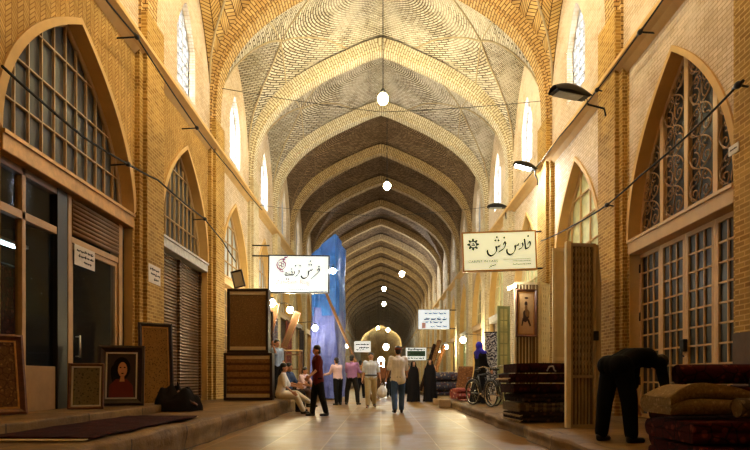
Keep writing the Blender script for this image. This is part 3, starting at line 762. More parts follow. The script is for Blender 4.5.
# ---------------------------------------------------------------- people
M['skin'] = m_plain('skin', hexc(190,138,104), .55, var=.06, scale=20, bstr=.03)
M['hair'] = m_plain('black_hair', (.012,.010,.009), .5, var=.3, scale=60)
M['shoe'] = m_plain('black_leather', (.014,.012,.012), .4)
M['eye'] = m_plain('dark_eye', (.01,.008,.006), .2)
CL = {}
def cloth(name, col, rough=.8):
    if name not in CL: CL[name] = m_plain(name, col, rough, var=.12, scale=14, bstr=.25, spec=.2 if max(col) > .03 else .04)
    return CL[name]
def fk(p):
    """joints of a figure facing -Y from a few joint angles (degrees)"""
    R = math.radians; J = {}
    pit, hipz = R(p.get('pitch', 0)), p.get('hipz')
    J['pel'] = Vector((0,0,0))
    sp = Vector((R(p.get('side', 0)), -math.sin(pit), math.cos(pit))).normalized()
    tw = R(p.get('twist', 0)); sx = Vector((math.cos(tw), math.sin(tw), 0))
    crv = p.get('curve', 0)
    mid = sp*.25+Vector((0,crv*.5,crv)); J['mid'] = mid; J['chest'] = sp*.40+Vector((0,crv*.2,crv*.8)); J['neck'] = sp*.55
    hp = R(p.get('head', 0))+pit*p.get('headf', .5); hd = Vector((R(p.get('headside', 0)), -math.sin(hp), math.cos(hp))).normalized()
    J['head'] = J['neck']+hd*.135; J['hd'] = hd; J['sx'] = sx; J['sp'] = sp
    yaw = R(p.get('look', 0)); f = Matrix.Rotation(yaw, 3, hd) @ Vector((0,-1,0)); f = (f-hd*f.dot(hd)).normalized(); J['hf'] = f
    for s, k in ((-1,'r'), (1,'l')):
        a, o, b = p.get('arm_'+k, (0, 8, 12)); aw = p.get('fore_'+k, 0)
        sh = J['neck']-sp*.06+sx*s*.185; J['sh'+k] = sh
        a, o, b = R(a), R(o), R(b)
        d = Vector((s*math.sin(o), -math.sin(a)*math.cos(o), -math.cos(a)*math.cos(o)))
        J['el'+k] = sh+d*.285
        a2 = a+b; o2 = o-R(aw)
        d2 = Vector((s*math.sin(o2), -math.sin(a2)*math.cos(o2), -math.cos(a2)*math.cos(o2)))
        J['wr'+k] = J['el'+k]+d2*.25; J['fd'+k] = d2
        a, o, b = p.get('leg_'+k, (0, 3, 2)); a, o, b = R(a), R(o), R(b)
        hp_ = sx*s*.09-sp*.02; J['hi'+k] = hp_
        d = Vector((s*math.sin(o), -math.sin(a)*math.cos(o), -math.cos(a)*math.cos(o)))
        J['kn'+k] = hp_+d*.43
        a2 = a-b; o2 = o*.3-R(p.get('shin_'+k, 0))
        d2 = Vector((s*math.sin(o2), -math.sin(a2)*math.cos(o2), -math.cos(a2)*math.cos(o2)))
        J['an'+k] = J['kn'+k]+d2*.42
        ta = R(p.get('toe_'+k, 0)); J['to'+k] = J['an'+k]+Vector((s*.03, -math.cos(ta)*.16, -.055+math.sin(ta)*.16)); J['he'+k] = J['an'+k]+Vector((0, .035, -.05-math.sin(ta)*.03))
    return J
def torso(mb, J, g):
    sx = J['sx']
    for s in (-1, 0, 1):
        mb.cap(J['pel']+sx*s*.075, .108+g, J['mid']+sx*s*.06, .10+g); mb.cap(J['mid']+sx*s*.06, .10+g, J['chest']+sx*s*.085, .112+g)
    for s in (-1, 1): mb.cap(J['chest']+sx*s*.085, .105+g, J['neck']-J['sp']*.07+sx*s*.14, .06+g)
    mb.cap(J['chest'], .11+g, J['neck']-J['sp']*.03, .06+g)
def arm(mb, J, k, g, full=True):
    mb.cap(J['sh'+k], .056+g, J['el'+k], .042+g)
    if full: mb.cap(J['el'+k], .042+g, J['wr'+k], .028+g)
def leg(mb, J, k, g):
    g2 = g*1.35 if g > 0 else g
    mb.cap(J['hi'+k], .092+g, J['kn'+k], .060+g2); mb.cap(J['kn'+k], .058+g2, J['an'+k]+(J['kn'+k]-J['an'+k])*.06, .040+g2)
    mb.cap(J['hi'+k], .098+g, J['pel'], .10+g)
def hand(mb, J, k, curl=.5):
    w, d = J['wr'+k], J['fd'+k]; s = 1 if k == 'l' else -1
    n = (Vector((-s,0,0))-d*Vector((-s,0,0)).dot(d)); n = n.normalized() if n.length > .1 else Vector((0,1,0))
    a = d.cross(n).normalized()
    if a.y > 0: a = -a                                    # thumb side faces forward
    for q in (-1, 0, 1): mb.cap(w+d*.015+a*q*.018, .017, w+d*.085+a*q*.024, .015)
    for i, (o, ln) in enumerate(((.033,.075),(.012,.085),(-.010,.078),(-.031,.06))):
        b0 = w+d*.085+a*o; d1 = (d+n*curl*.7).normalized(); d2 = (d+n*curl*2.2).normalized()
        m = b0+d1*ln*.5; mb.cap(b0, .0105, m, .0095, 8); mb.cap(m, .0095, m+d2*ln*.5, .0085, 8)
    t0 = w+d*.03+a*.03; t1 = t0+(d*.6+a*.8).normalized()*.035; mb.cap(t0, .013, t1, .011, 8); mb.cap(t1, .011, t1+(d+n*.4).normalized()*.03, .0095, 8)
def person(label, loc, heading, pose, wear, H=1.72, vox=.011, group=None, base='feet', ground=0.0):
    J = fk(pose); k_ = H/1.72
    lowest = min(J['an'+k].z for k in 'lr')-.085 if base == 'feet' else -.11
    root = thing('person', label, 'person', (loc[0], loc[1], ground), heading, group); root.scale = (k_, k_, k_)
    off = Vector((0,0,-lowest))
    for k, v in J.items():
        if k not in ('hd','hf','sx','sp','fdl','fdr'): J[k] = v+off
    mb = MB(); torso(mb, J, -.012)
    for k in 'lr':
        arm(mb, J, k, -.004); leg(mb, J, k, -.008); hand(mb, J, k, pose.get('curl', .5))
        mb.cap(J['he'+k], .034, J['to'+k], .028)
    mb.cap(J['neck']-J['sp']*.05, .056, J['head']-J['hd']*.03, .052)
    hd, f = J['hd'], J['hf']; s = f.cross(hd).normalized(); h = J['head']
    RM = Matrix((s, -f, hd)).transposed()
    mb.ell(h+hd*.015, (.076,.094,.108), RM); mb.ell(h-hd*.055+f*.028, (.055,.06,.052), RM)
    mb.cap(h+f*.088+hd*.01, .011, h+f*.105-hd*.028, .015, 8)                       # nose
    mb.cap(h+f*.083-hd*.062-s*.02, .009, h+f*.083-hd*.062+s*.02, .009, 8)           # lips
    mb.cap(h+f*.078+hd*.03-s*.04, .012, h+f*.078+hd*.03+s*.04, .012, 8)             # brow
    for q in (-1, 1): mb.ell(h+s*q*.078-hd*.008-f*.005, (.012,.022,.032), RM, 10, 8)
    remesh(mb, 'body', M['skin'], vox, root, 3)
    for q in (-1, 1):
        e = MB(); e.ell(h+f*.083+s*q*.03+hd*.008, (.013,.008,.009), RM, 10, 6); e.build('eye', M['eye'], root)
    if wear.get('hair', True):
        hb = MB(); hb.ell(h-f*.012+hd*.055, (.088,.096,.090), RM); hb.ell(h-f*.045-hd*.02, (.074,.062,.075), RM)
        remesh(hb, 'hair', wear.get('haircol', M['hair']), .012, root, 3)
    if wear.get('moustache'):
        e = MB(); e.cap(h+f*.093-hd*.045-s*.022, .008, h+f*.093-hd*.045+s*.022, .008, 8); e.build('moustache', M['hair'], root)
    if 'trousers' in wear:
        mb = MB()
        for k in 'lr': leg(mb, J, k, wear.get('loose', .022))
        for q in (-1, 1): mb.cap(J['pel']+J['sx']*q*.07, .118, J['pel']+J['sp']*.08+J['sx']*q*.06, .112)
        remesh(mb, 'trousers', wear['trousers'], .014, root, 4)
    if 'shirt' in wear:
        mb = MB(); torso(mb, J, .014)
        ln = wear.get('sleeve', 'short')
        for k in 'lr': arm(mb, J, k, .016 if ln == 'short' else .012, ln != 'short')
        if wear.get('tail'): 
            for q in (-1, 0, 1): mb.cap(J['pel']+J['sx']*q*.08, .126, J['pel']-J['sp']*.08+J['sx']*q*.08, .13)
        remesh(mb, 'shirt', wear['shirt'], .013, root, 4)
    if wear.get('belt') and 'trousers' in wear:
        mb = MB(); c = J['pel']+J['sp']*.09; n = 24; rg = []
        for dz, r in ((-.02,0), (-.02,.012), (.02,.012), (.02,0)):
            rg.append([mb.v(c+J['sp']*dz+J['sx']*math.cos(2*PI*i/n)*(.197+r)+J['sp'].cross(J['sx'])*math.sin(2*PI*i/n)*(.132+r)) for i in range(n)])
        for a, b in zip(rg, rg[1:]): mb.bridge(a, b)
        mb.build('belt', M['shoe'], root)
    if 'cap' in wear:
        mb = MB(); mb.ell(h+hd*.055-f*.005, (.092,.104,.078), RM); mb.cap(h+hd*.055+f*.09-s*.03, .012, h+hd*.045+f*.155-s*.02, .008, 8); mb.cap(h+hd*.055+f*.09+s*.03, .012, h+hd*.045+f*.155+s*.02, .008, 8)
        remesh(mb, 'cap', wear['cap'], .01, root, 2)
    if 'skirt' in wear:
        mb = MB(); z0 = J['pel'].z+.1
        mb.grid(lambda u, v: Vector((math.cos(u*2*PI)*(.17+.16*v+.02*v*math.sin(u*2*PI*9)), math.sin(u*2*PI)*(.13+.15*v+.02*v*math.cos(u*2*PI*7)), z0*(1-v)+.03)), 48, 14)
        mb.build('long_coat', wear['skirt'], root)
    if 'scarf' in wear:
        mb = MB(); mb.ell(h+hd*.02-f*.03, (.104,.108,.128), RM); mb.ell(h-hd*.09-f*.025, (.095,.095,.09), RM)
        for q in (-1, 1): mb.cap(h-hd*.1+s*q*.04-f*.02, .085, J['sh'+('l' if q > 0 else 'r')]+J['sp']*.01, .075)
        mb.cap(J['neck']-f*.04, .10, J['chest']-f*.06, .10); mb.cap(J['neck']+f*.05, .06, J['chest']+f*.06, .08)
        remesh(mb, 'headscarf', wear['scarf'], .013, root, 5)
    for k in 'lr':
        mb = MB(); mb.cap(J['he'+k]+Vector((0,0,.0)), .042, J['to'+k]+Vector((0,.02,0)), .037); mb.cap(J['he'+k]+Vector((0,.0,.025)), .043, J['an'+k]+Vector((0,-.035,-.02)), .036)
        remesh(mb, 'shoe', wear.get('shoe', M['shoe']), .010, root, 2)
    root['J_'] = 0; del root['J_']
    return root, J
def at_feet(px, fy, g=0.0):
    Y = FOC*(CAMZ-g)/(fy-VY); return (PX(px, Y), Y)
black = cloth('black_trouser_cloth', (.012,.012,.014)); cream_t = cloth('cream_trouser_cloth', hexc(222,214,194)); khaki = cloth('khaki_trouser_cloth', hexc(176,158,118))
denim = cloth('blue_denim', hexc(64,92,140)); whitec = cloth('white_cotton', hexc(240,240,240)); greyc = cloth('pale_grey_cotton', hexc(206,214,224))
maroon = cloth('dark_red_cotton', hexc(96,28,24)); pink = cloth('pale_pink_cotton', hexc(214,184,190)); purple = cloth('mauve_cotton', hexc(158,116,164)); navy = cloth('dark_blue_cotton', hexc(52,70,104))
brown = cloth('brown_cloth', hexc(104,62,38)); dkbrown = cloth('dark_brown_cloth', hexc(60,38,26)); tan = cloth('tan_cloth', hexc(170,122,78)); ltblue = cloth('light_blue_cotton', hexc(150,170,200))
# seated on the left bench
person('seated man in white shirt and cream trousers, legs crossed, nearest on the bench edge', (-2.62, 14.55), PI/2+.12, dict(pitch=10, leg_r=(84,4,58), leg_l=(92,4,36), shin_l=-14, toe_l=-10, arm_l=(28,4,50), arm_r=(10,10,42), head=-4), dict(shirt=whitec, trousers=cream_t), 1.70, ground=0)
person('seated man in dark blue shirt just behind the man in white trousers', (-2.62, 15.6), PI/2-.3, dict(pitch=6, leg_r=(84,6,86), leg_l=(84,6,86), arm_l=(30,6,50), arm_r=(30,6,50)), dict(shirt=navy, trousers=black), 1.68, ground=0)
person('small far figure in pale shirt seated alone at the bench edge', (-2.60, 18.2), PI/2-.5, dict(pitch=16, leg_r=(84,6,86), leg_l=(84,6,86), arm_l=(34,6,40), arm_r=(34,6,40)), dict(shirt=pink, trousers=dkbrown), 1.62, vox=.013, ground=0)
person('man in light blue shirt standing behind the seated men with a hand to his ear', (-3.08, 16.6), PI/2-.6, dict(arm_r=(60,20,125), arm_l=(0,8,20), look=-10), dict(shirt=ltblue, trousers=black), 1.68, ground=HL)
# standing and walking
person('man in dark red shirt and black trousers standing before the seated men', at_feet(318, 416), -PI/2+.35, dict(leg_r=(10,3,4), leg_l=(-9,4,6), arm_l=(8,6,42), arm_r=(2,6,34), pitch=3), dict(shirt=maroon, trousers=black, tail=True), 1.69)
person('man in pale pink shirt standing with his back turned by the blue tarpaulin', at_feet(338, 405), PI+.7, dict(leg_r=(6,4,6), leg_l=(-4,4,4), arm_l=(20,8,60), arm_r=(20,8,60), pitch=10), dict(shirt=pink, trousers=black, sleeve='long'), 1.60, vox=.013)
person('man in mauve shirt and dark trousers standing with legs apart', at_feet(352, 404.6), PI-.35, dict(leg_r=(2,13,2), leg_l=(2,13,2), arm_l=(15,10,70), arm_r=(15,10,70)), dict(shirt=purple, trousers=cloth('charcoal_cloth', (.02,.018,.018)), sleeve='long'), 1.70, vox=.013)
wp, wj = person('man with moustache in pale grey shirt walking forward with a white plastic bag', at_feet(371, 407.5), .05, dict(leg_r=(12,2,4), leg_l=(-8,2,14), arm_l=(4,12,12), arm_r=(-6,10,18)), dict(shirt=greyc, trousers=khaki, belt=True, moustache=True), 1.70)
person('man in white T-shirt, blue jeans and red-brown cap walking away', at_feet(398, 413), PI+.1, dict(leg_r=(12,2,6), leg_l=(-10,2,12), arm_l=(-10,12,30), arm_r=(14,10,40)), dict(shirt=whitec, trousers=denim, tail=True, cap=cloth('red_brown_cap', hexc(120,52,36))), 1.74)
# the two women in black, and the woman in the blue scarf
chad = cloth('black_chador', (.010,.009,.010), .9)
def chador(root, J, seed, h=1.0):
    hz = J['head'].z
    prof = [(.0,.29,.27),(.25,.265,.245),(.55,.25,.215),(.78,.245,.185),(.90,.215,.16),(.985,.15,.13),(1.02,.118,.128),(1.06,.115,.132),(1.10,.10,.125),(1.13,.06,.08),(1.142,.004,.004)]
    mb = MB(); zt = J['neck'].z/.985*1.0
    def fn(u, v):
        k = v*(len(prof)-1); i = min(int(k), len(prof)-2); f = k-i; a = [prof[i][q]+(prof[i+1][q]-prof[i][q])*f for q in range(3)]
        th = 2*PI*u; w = max(0, 1-a[0])*.05
        fold = 1+w*3*mnoise.noise(Vector((math.cos(th)*3, math.sin(th)*3, a[0]*1.3+seed)))+w*math.sin(th*11+seed+a[0]*2)
        return Vector((math.sin(th)*a[1]*fold, math.cos(th)*a[2]*fold+(.0 if a[0] < .98 else .02), .02+a[0]*zt))
    V = mb.grid(fn, 56, 44)
    for f in list(mb.bm.faces):
        c = f.calc_center_median()
        if c.y < -.05 and abs(c.x) < .062 and hz-.11 < c.z < hz+.075: mb.bm.faces.remove(f)
    for v in mb.bm.verts:
        if v.link_faces == (): pass
    mb.build('chador', chad, root)
for px, rz, lab, sd, hh in ((413.5, .25, 'woman in black chador walking on the left of the pair', 1.7, 1.55), (430, -.15, 'woman in black chador walking on the right of the pair, nearest the stalls', 5.1, 1.62)):
    r, J = person(lab, at_feet(px, 402), rz, dict(leg_r=(6,2,4), leg_l=(-5,2,8), arm_l=(-4,2,8), arm_r=(-4,2,8)), dict(hair=False), hh, vox=.013)
    chador(r, J, sd)
person('woman in bright blue headscarf and black coat standing beside the bicycles', (PX(480, 16.2), 16.2), PI/2+.5, dict(leg_r=(3,2,2), leg_l=(-3,2,2), arm_l=(8,4,30), arm_r=(8,4,30)), dict(shirt=black, trousers=black, sleeve='long', skirt=black, hair=False, scarf=cloth('bright_blue_scarf', hexc(44,40,168))), 1.72, vox=.012, ground=HR)
# bending over the folded rugs at the right
bp, bj = person('man in black bending far forward over the folded rugs by the glazed door', (PX(618, 6.4), 6.4), PI/2+.42, dict(pitch=86, curve=.085, headf=1.0, head=2, look=20, leg_r=(6,7,3), leg_l=(-6,7,0), arm_l=(2,4,12), arm_r=(10,6,14)), dict(shirt=cloth('black_jacket', (.007,.007,.008)), trousers=cloth('black_work_trousers', (.007,.007,.007)), sleeve='short', tail=True, loose=.030), 1.62, vox=.009, ground=HR)
# people far down the passage
far = [(381, 398, brown, dkbrown, 'far man in brown between the two walking men', 1.66, .1), (389.5, 397, dkbrown, black, 'far man in dark brown, left shoulder behind the white T-shirt', 1.68, .3), (361, 398, tan, black, 'far man in tan shirt half hidden behind the mauve shirt', 1.7, 2.6), (376, 396, maroon, dkbrown, 'far figure in dull red behind the plastic bag', 1.62, 3.0), (408, 395, dkbrown, black, 'far man in dark clothes beside the pair in chadors', 1.66, .0)]
for px, fy, a, b, lab, hh, rz in far:
    person(lab, at_feet(px, fy), rz, dict(leg_r=(8,2,6), leg_l=(-6,2,8)), dict(shirt=a, trousers=b, sleeve='long'), hh, vox=.016)
# the plastic bag hanging from the walking man's hand
mw = Matrix.Translation(wp.location) @ Matrix.Rotation(.05, 4, 'Z') @ Matrix.Diagonal((1.70/1.72,)*3+(1,))
hp = mw @ (wj['wrl']+wj['fdl']*.11)
bag = thing('plastic_bag', 'white plastic carrier bag hanging from the walking man\'s hand', 'bag', hp+Vector((.03,-.03,-.50)))
mb = MB()
bpf = [(0,.004),(.02,.10),(.10,.15),(.20,.155),(.30,.12),(.36,.07),(.40,.045)]
def bagf(u, v):
    k = v*(len(bpf)-1); i = min(int(k), len(bpf)-2); f = k-i; z = bpf[i][0]+(bpf[i+1][0]-bpf[i][0])*f; r = bpf[i][1]+(bpf[i+1][1]-bpf[i][1])*f
    th = 2*PI*u; n = 1+.22*mnoise.noise(Vector((math.cos(th)*2.4, math.sin(th)*2.4, z*9)))+.05*math.sin(th*7)
    return Vector((math.cos(th)*r*n, math.sin(th)*r*.6*n, z))
mb.grid(bagf, 30, 20); mb.build('sack', cloth('white_plastic', hexc(226,226,224), .35), bag)
mb = MB(); mb.tube([(-.03,0,.39),(-.02,0,.44),(0,0,.475),(.02,0,.44),(.03,0,.39)], .008, 6); mb.build('handle', CL['white_plastic'], bag)
# ---------------------------------------------------------------- rugs, pictures, goods
def m_rug(name, base, acc, acc2, sc=9, stripe=None, rough=.95, edge=.8):
    t = NT(name); _, ob = t.uv()
    vo = t.n('ShaderNodeTexVoronoi'); vo.inputs['Scale'].default_value = sc; t.l(ob, vo.inputs['Vector'])
    v2 = t.n('ShaderNodeTexVoronoi', feature='DISTANCE_TO_EDGE'); v2.inputs['Scale'].default_value = sc*.55; t.l(ob, v2.inputs['Vector'])
    k = t.ramp(vo.outputs['Distance'], [(.22, (1,)*3), (.34, (0,)*3)]); k2 = t.ramp(v2.outputs['Distance'], [(.02, (1,)*3), (.06, (0,)*3)])
    c = t.mix(k, base, acc); c = t.mix(t.math('MULTIPLY', k2, edge), c, acc2)
    if stripe:
        sp = t.n('ShaderNodeSeparateXYZ'); t.l(ob, sp.inputs[0]); w = t.math('FRACT', t.math('MULTIPLY', sp.outputs[stripe[0]], stripe[1]))
        c = t.mix(t.math('MULTIPLY', t.math('LESS_THAN', w, .35), .75), c, stripe[2])
    nz = t.noise(ob, 60, 3); c = t.mix(.7, c, t.ramp(nz, [(.3, (.6,)*3), (.7, (1.1,)*3)]), 'MULTIPLY')
    t.bsdf(c, rough, nz, .5, .01, spec=.1); return t.m
R_red = m_rug('dark_red_rug', hexc(62,16,15), hexc(104,44,34), hexc(26,10,15), 12); R_wine = m_rug('wine_red_rug', hexc(46,13,14), hexc(66,26,22), hexc(26,9,11), 9)
R_beige = m_rug('beige_quilted_rug', hexc(132,108,70), hexc(152,128,88), hexc(84,66,42), 22, edge=.25); R_grey = m_rug('dark_striped_rug', hexc(74,64,54), hexc(120,104,84), hexc(40,36,34), 14, (0, 7, hexc(120,104,80)))
R_dark = m_rug('dark_brown_rug', hexc(44,30,26), hexc(90,66,48), hexc(26,18,20), 11); R_blue = m_rug('blue_grey_rug', hexc(64,66,80), hexc(150,130,110), hexc(70,30,34), 8)
R_brown = m_rug('brown_rug_back', hexc(112,74,44), hexc(140,98,62), hexc(80,50,32), 16); R_tabl = m_rug('fine_brown_tableau_rug', hexc(104,74,46), hexc(140,106,66), hexc(70,46,32), 20)
R_rose = m_rug('rose_rug', hexc(140,70,60), hexc(190,150,120), hexc(80,40,44), 7)
FRINGE = cloth('cream_fringe', hexc(196,176,140))
def serp(d, h, n):
    """centre line of a rug folded n times over itself, in (depth, height)"""
    t = h/n; pts = []; r = t/2
    for k in range(n):
        z = t*(k+.5); a, b = (-d/2+r, d/2-r) if k % 2 == 0 else (d/2-r, -d/2+r)
        pts += [(a+(b-a)*q/8, z) for q in range(9)]
        if k < n-1:
            sg = 1 if k % 2 == 0 else -1
            pts += [(b+sg*r*math.sin(PI*q/6), z+r-r*math.cos(PI*q/6)) for q in range(1, 6)]
    return pts, t
def folded_rug(name, label, loc, w, d, h, n, rz, mat, seed=0, group=None, sag=.03, fringe=False, cat='rug', rot=None):
    root = thing(name, label, cat, loc, rz, group, rot); pts, t = serp(d, h, n); mb = MB(); hw = t*.46
    N = len(pts); nor = []
    for i in range(N):
        a, b = pts[max(i-1,0)], pts[min(i+1,N-1)]; q = Vector((b[0]-a[0], b[1]-a[1])).normalized(); nor.append(Vector((-q.y, q.x)))
    ring = [(p[0]+m.x*hw, p[1]+m.y*hw) for p, m in zip(pts, nor)]+[(p[0]-m.x*hw, p[1]-m.y*hw) for p, m in reversed(list(zip(pts, nor)))]
    nx = 22; prev = None; tot = h
    for i in range(nx+1):
        x = -w/2+w*i/nx; e = abs(i/nx-.5)*2; rg = []
        for y, z in ring:
            nz = mnoise.noise(Vector((x*2.2+seed, y*2, z*3))); n2 = mnoise.noise(Vector((x*6+seed, y*6, z*9+7)))
            k = z/tot
            rg.append(mb.v((x+n2*.008*(1 if 0 < i < nx else 2), y+nz*.03+n2*.01, max(.002, z+k*(nz*sag-sag*.9*e**3)))))
        if prev: mb.bridge(prev, rg)
        else: mb.f(list(reversed(rg)))
        prev = rg
    mb.f(prev); mb.build('folded_cloth', mat, root)
    if fringe:
        r2 = random.Random(seed)
        for k in range(n):
            f = MB()
            for q in range(26):
                y = -d/2+d*(q+.5)/26; z = t*(k+.5)
                f.tube([(-w/2+.005, y, z), (-w/2-.03, y+r2.uniform(-.01,.01), z-.012), (-w/2-.045, y+r2.uniform(-.012,.012), max(.004, z-.03))], .004, 4)
            f.tube([(-w/2+.004, -d/2*.97, z), (-w/2+.004, d/2*.97, z)], .006, 5); f.build('fringe', FRINGE, root)
    return root
def rolled_rug(label, a, b, r, mat, seed=0, group=None, name='rolled_rug', end=None):
    a = Vector(a); b = Vector(b); L = (b-a).length; root = thing(name, label, 'rug', a, group=group)
    root.rotation_mode = 'QUATERNION'; root.rotation_quaternion = (b-a).to_track_quat('Z', 'Y')
    mb = MB(); n = 26
    def fn(u, v):
        th = 2*PI*u; rr = r*(1+.05*mnoise.noise(Vector((math.cos(th)*2, math.sin(th)*2, v*L*2+seed)))+(.10*max(0, 1-u*8) if u < .125 else 0))
        return Vector((math.cos(th)*rr, math.sin(th)*rr, v*L))
    mb.grid(fn, n, 14); mb.build('roll', mat, root)
    for z in (0, L):
        e = MB(); pts = [(r*.98*(1-q/60)*math.cos(q*.5), r*.98*(1-q/60)*math.sin(q*.5), z) for q in range(58)]
        e.tube(pts, r*.035, 4); dz = .012 if z == 0 else -.012
        e.lathe([(r*.97, -.004), (r*.97, .004)], (0, 0, z+dz), 22); e.build('spiral_end', end or FRINGE, root)
    return root
GOLD = m_plain('gilt_frame', hexc(170,120,56), .4, .4, var=.3, scale=20); DARKF = m_plain('dark_carved_frame', hexc(40,24,18), .45, var=.4, scale=18, bstr=.5)
BROWNF = m_plain('brown_carved_frame', hexc(92,54,34), .45, var=.4, scale=16, bstr=.5); SILV = m_plain('silver_slip', hexc(188,184,176), .35, .4)
def framed(name, label, loc, w, h, tilt, rz, fmat, fw, canvas, inner=None, group=None, cat='picture', motif=None, lean=0):
    """framed picture: moulded frame, slip, canvas; stands at its bottom edge, facing -Y, leaning back by tilt"""
    root = thing(name, label, cat, loc, group=group); root.rotation_euler = (-tilt, lean, rz)
    mb = MB()
    prof = [(0, .0), (0, -.05), (fw*.35, -.06), (fw*.7, -.035), (fw, -.02), (fw, .0)]
    cs = [(-w/2, 0, 1, 1), (w/2, 0, -1, 1), (w/2, h, -1, -1), (-w/2, h, 1, -1)]
    R = [[mb.v((x+sx*o, y, z+sz*o)) for o, y in prof] for x, z, sx, sz in cs]
    for i in range(4): mb.bridge(R[i], R[(i+1) % 4], False, True)
    mb.build('frame', fmat, root)
    if inner:
        mb = MB(); i = .022; o = fw-.002
        for lo, hi in (((-w/2+o, -.026, o), (w/2-o, -.014, o+i)), ((-w/2+o, -.026, h-o-i), (w/2-o, -.014, h-o)), ((-w/2+o, -.026, o+i), (-w/2+o+i, -.014, h-o-i)), ((w/2-o-i, -.026, o+i), (w/2-o, -.014, h-o-i))): mb.box(lo, hi)
        mb.build('slip', inner, root)
    mb = MB(); mb.box((-w/2+fw*.9, -.012, fw*.9), (w/2-fw*.9, -.004, h-fw*.9)); cv = mb.build('canvas', canvas, root)
    mb = MB(); mb.box((-w/2+.01, -.004, .01), (w/2-.01, .012, h-.01)); mb.build('backing', M['wood'], root)
    if motif:
        for nm, mat, polys in motif:
            m = MB()
            e_ = -.002*motif.index((nm, mat, polys))
            for pl in polys: m.prism([(x*w, z*h) for x, z in pl], -.016+e_, -.011)
            m.build(nm, mat, cv)
    return root
def blob(cx, cz, rx, rz, n=18, rot=0, k=0):
    o = []
    for i in range(n):
        a = 2*PI*i/n; x = rx*math.cos(a)*(1+k*math.cos(3*a)); z = rz*math.sin(a)
        o.append((cx+x*math.cos(rot)-z*math.sin(rot), cz+x*math.sin(rot)+z*math.cos(rot)))
    return o
def flat(name, col): return cloth(name, col, .7)
# --- left bench, nearest first
def wallx(px, s, off=0): return FOC*(W-off)/abs(px-VX)          # depth of a pixel column on a side wall
M['scene'] = m_rug('landscape_paint', hexc(116,104,76), hexc(70,66,44), hexc(150,136,104), 22, edge=.15)
M['pdark'] = m_plain('portrait_ground', hexc(40,22,18), .6, var=.4, scale=5)
M['pgold'] = m_rug('golden_panel_paint', hexc(140,104,56), hexc(84,58,30), hexc(176,136,76), 26, edge=.2)
yy = 6.0
framed('tableau_rug', 'brown-framed rug picture at the far left edge, leaning beside the dark shopfront', (PX(-3, 6.6), 6.6, HS+.012), .62, .98, .17, .9, BROWNF, .075, R_tabl, GOLD)
framed('framed_picture', 'landscape picture in a thin frame with pale silver slip by the shop door', (PX(86, 8.0), 8.0, HS+.008), .46, .66, .16, .35, BROWNF, .04, M['scene'], SILV)
yq = 8.9
skinp = flat('portrait_skin', hexc(190,136,98)); dressp = flat('portrait_dress', hexc(104,40,34)); hairp = flat('portrait_hair', (.012,.009,.008))
framed('framed_portrait', 'portrait of a dark-haired woman in a wide black frame', (PX(121, yq), yq, HS+.012), .68, .97, .15, .30, DARKF, .11, M['pdark'], SILV, motif=[
    ('painted_hair', hairp, [blob(0, .62, .19, .19), blob(-.13, .48, .09, .20, rot=.3)]), ('painted_dress', dressp, [[(-.27,.14),(.27,.14),(.24,.34),(.12,.44),(-.12,.44),(-.25,.34)]]), ('painted_face', skinp, [[(x, z+.0) for x, z in blob(.02, .60, .10, .125)], [(-.04,.40),(.07,.40),(.05,.52),(-.01,.52)]]), ('painted_features', hairp, [blob(-.025,.635,.022,.010), blob(.065,.635,.022,.010), blob(.02,.535,.03,.010)])])
yg = 10.3
framed('gilded_panel', 'tall gold-painted panel in a black frame leaning on the brick pillar', (PX(157, yg), yg, HS+.008 if yg < 10.2 else HL+.01), .60, 1.60, .10, .62, DARKF, .07, M['pgold'], GOLD)
def cloth_heap(label, loc, r, mat, mat2, seed, sx=1.2, hz=.5):
    root = thing('cloth_bundle', label, 'bundle', loc); mb = MB()
    mb.grid(lambda u, v: Vector((math.cos(2*PI*u)*math.sin(PI*(.5*v))*r*sx*(1+.3*mnoise.noise(Vector((math.cos(2*PI*u)*2, math.sin(2*PI*u)*2, seed)))), math.sin(2*PI*u)*math.sin(PI*.5*v)*r*.8, r*hz*math.cos(PI*.5*v)*(1+.6*mnoise.noise(Vector((u*5, v*4, seed+3))))+.012)), 34, 16)
    mb.build('heap', mat, root)
    m2 = MB(); m2.grid(lambda u, v: Vector((r*(.15+u*.95), (v-.5)*r*.7, r*hz*(.80-u*.62)+.04*mnoise.noise(Vector((u*5, v*5, seed)))+.045)), 14, 10); o = m2.build('pale_cloth', mat2, root)
    sm = o.modifiers.new('thick', 'SOLIDIFY'); sm.thickness = .02
    return root
cloth_heap('heap of black clothing with a dull pink cloth on it beside the gold panel', (PX(181, 10.0), 9.8, HL+.005), .34, cloth('black_heap', (.012,.010,.010)), flat('dull_pink_cloth', hexc(120,84,70)), 2.2, 1.1, 1.15)
rg = thing('flat_rug', 'dark red rug spread on the left bench in front of the shop', 'rug', (-3.16, 6.6, HL+.014)); mb = MB()
mb.grid(lambda u, v: Vector(((u-.5)*1.0+.04*mnoise.noise(Vector((v*5, 1, 2))), (v-.5)*3.0, .012+.012*mnoise.noise(Vector((u*6, v*9, 4))))), 22, 36); o = mb.build('pile', R_wine, rg)
sm = o.modifiers.new('thick', 'SOLIDIFY'); sm.thickness = .018; sm.offset = -1
for e in (-1, 1):
    fr = MB()
    for k in range(70): fr.tube([(-.49+.98*k/69, e*1.5, .014), (-.49+.98*k/69, e*1.57, .006)], .005, 4)
    fr.build('fringe', FRINGE, rg)
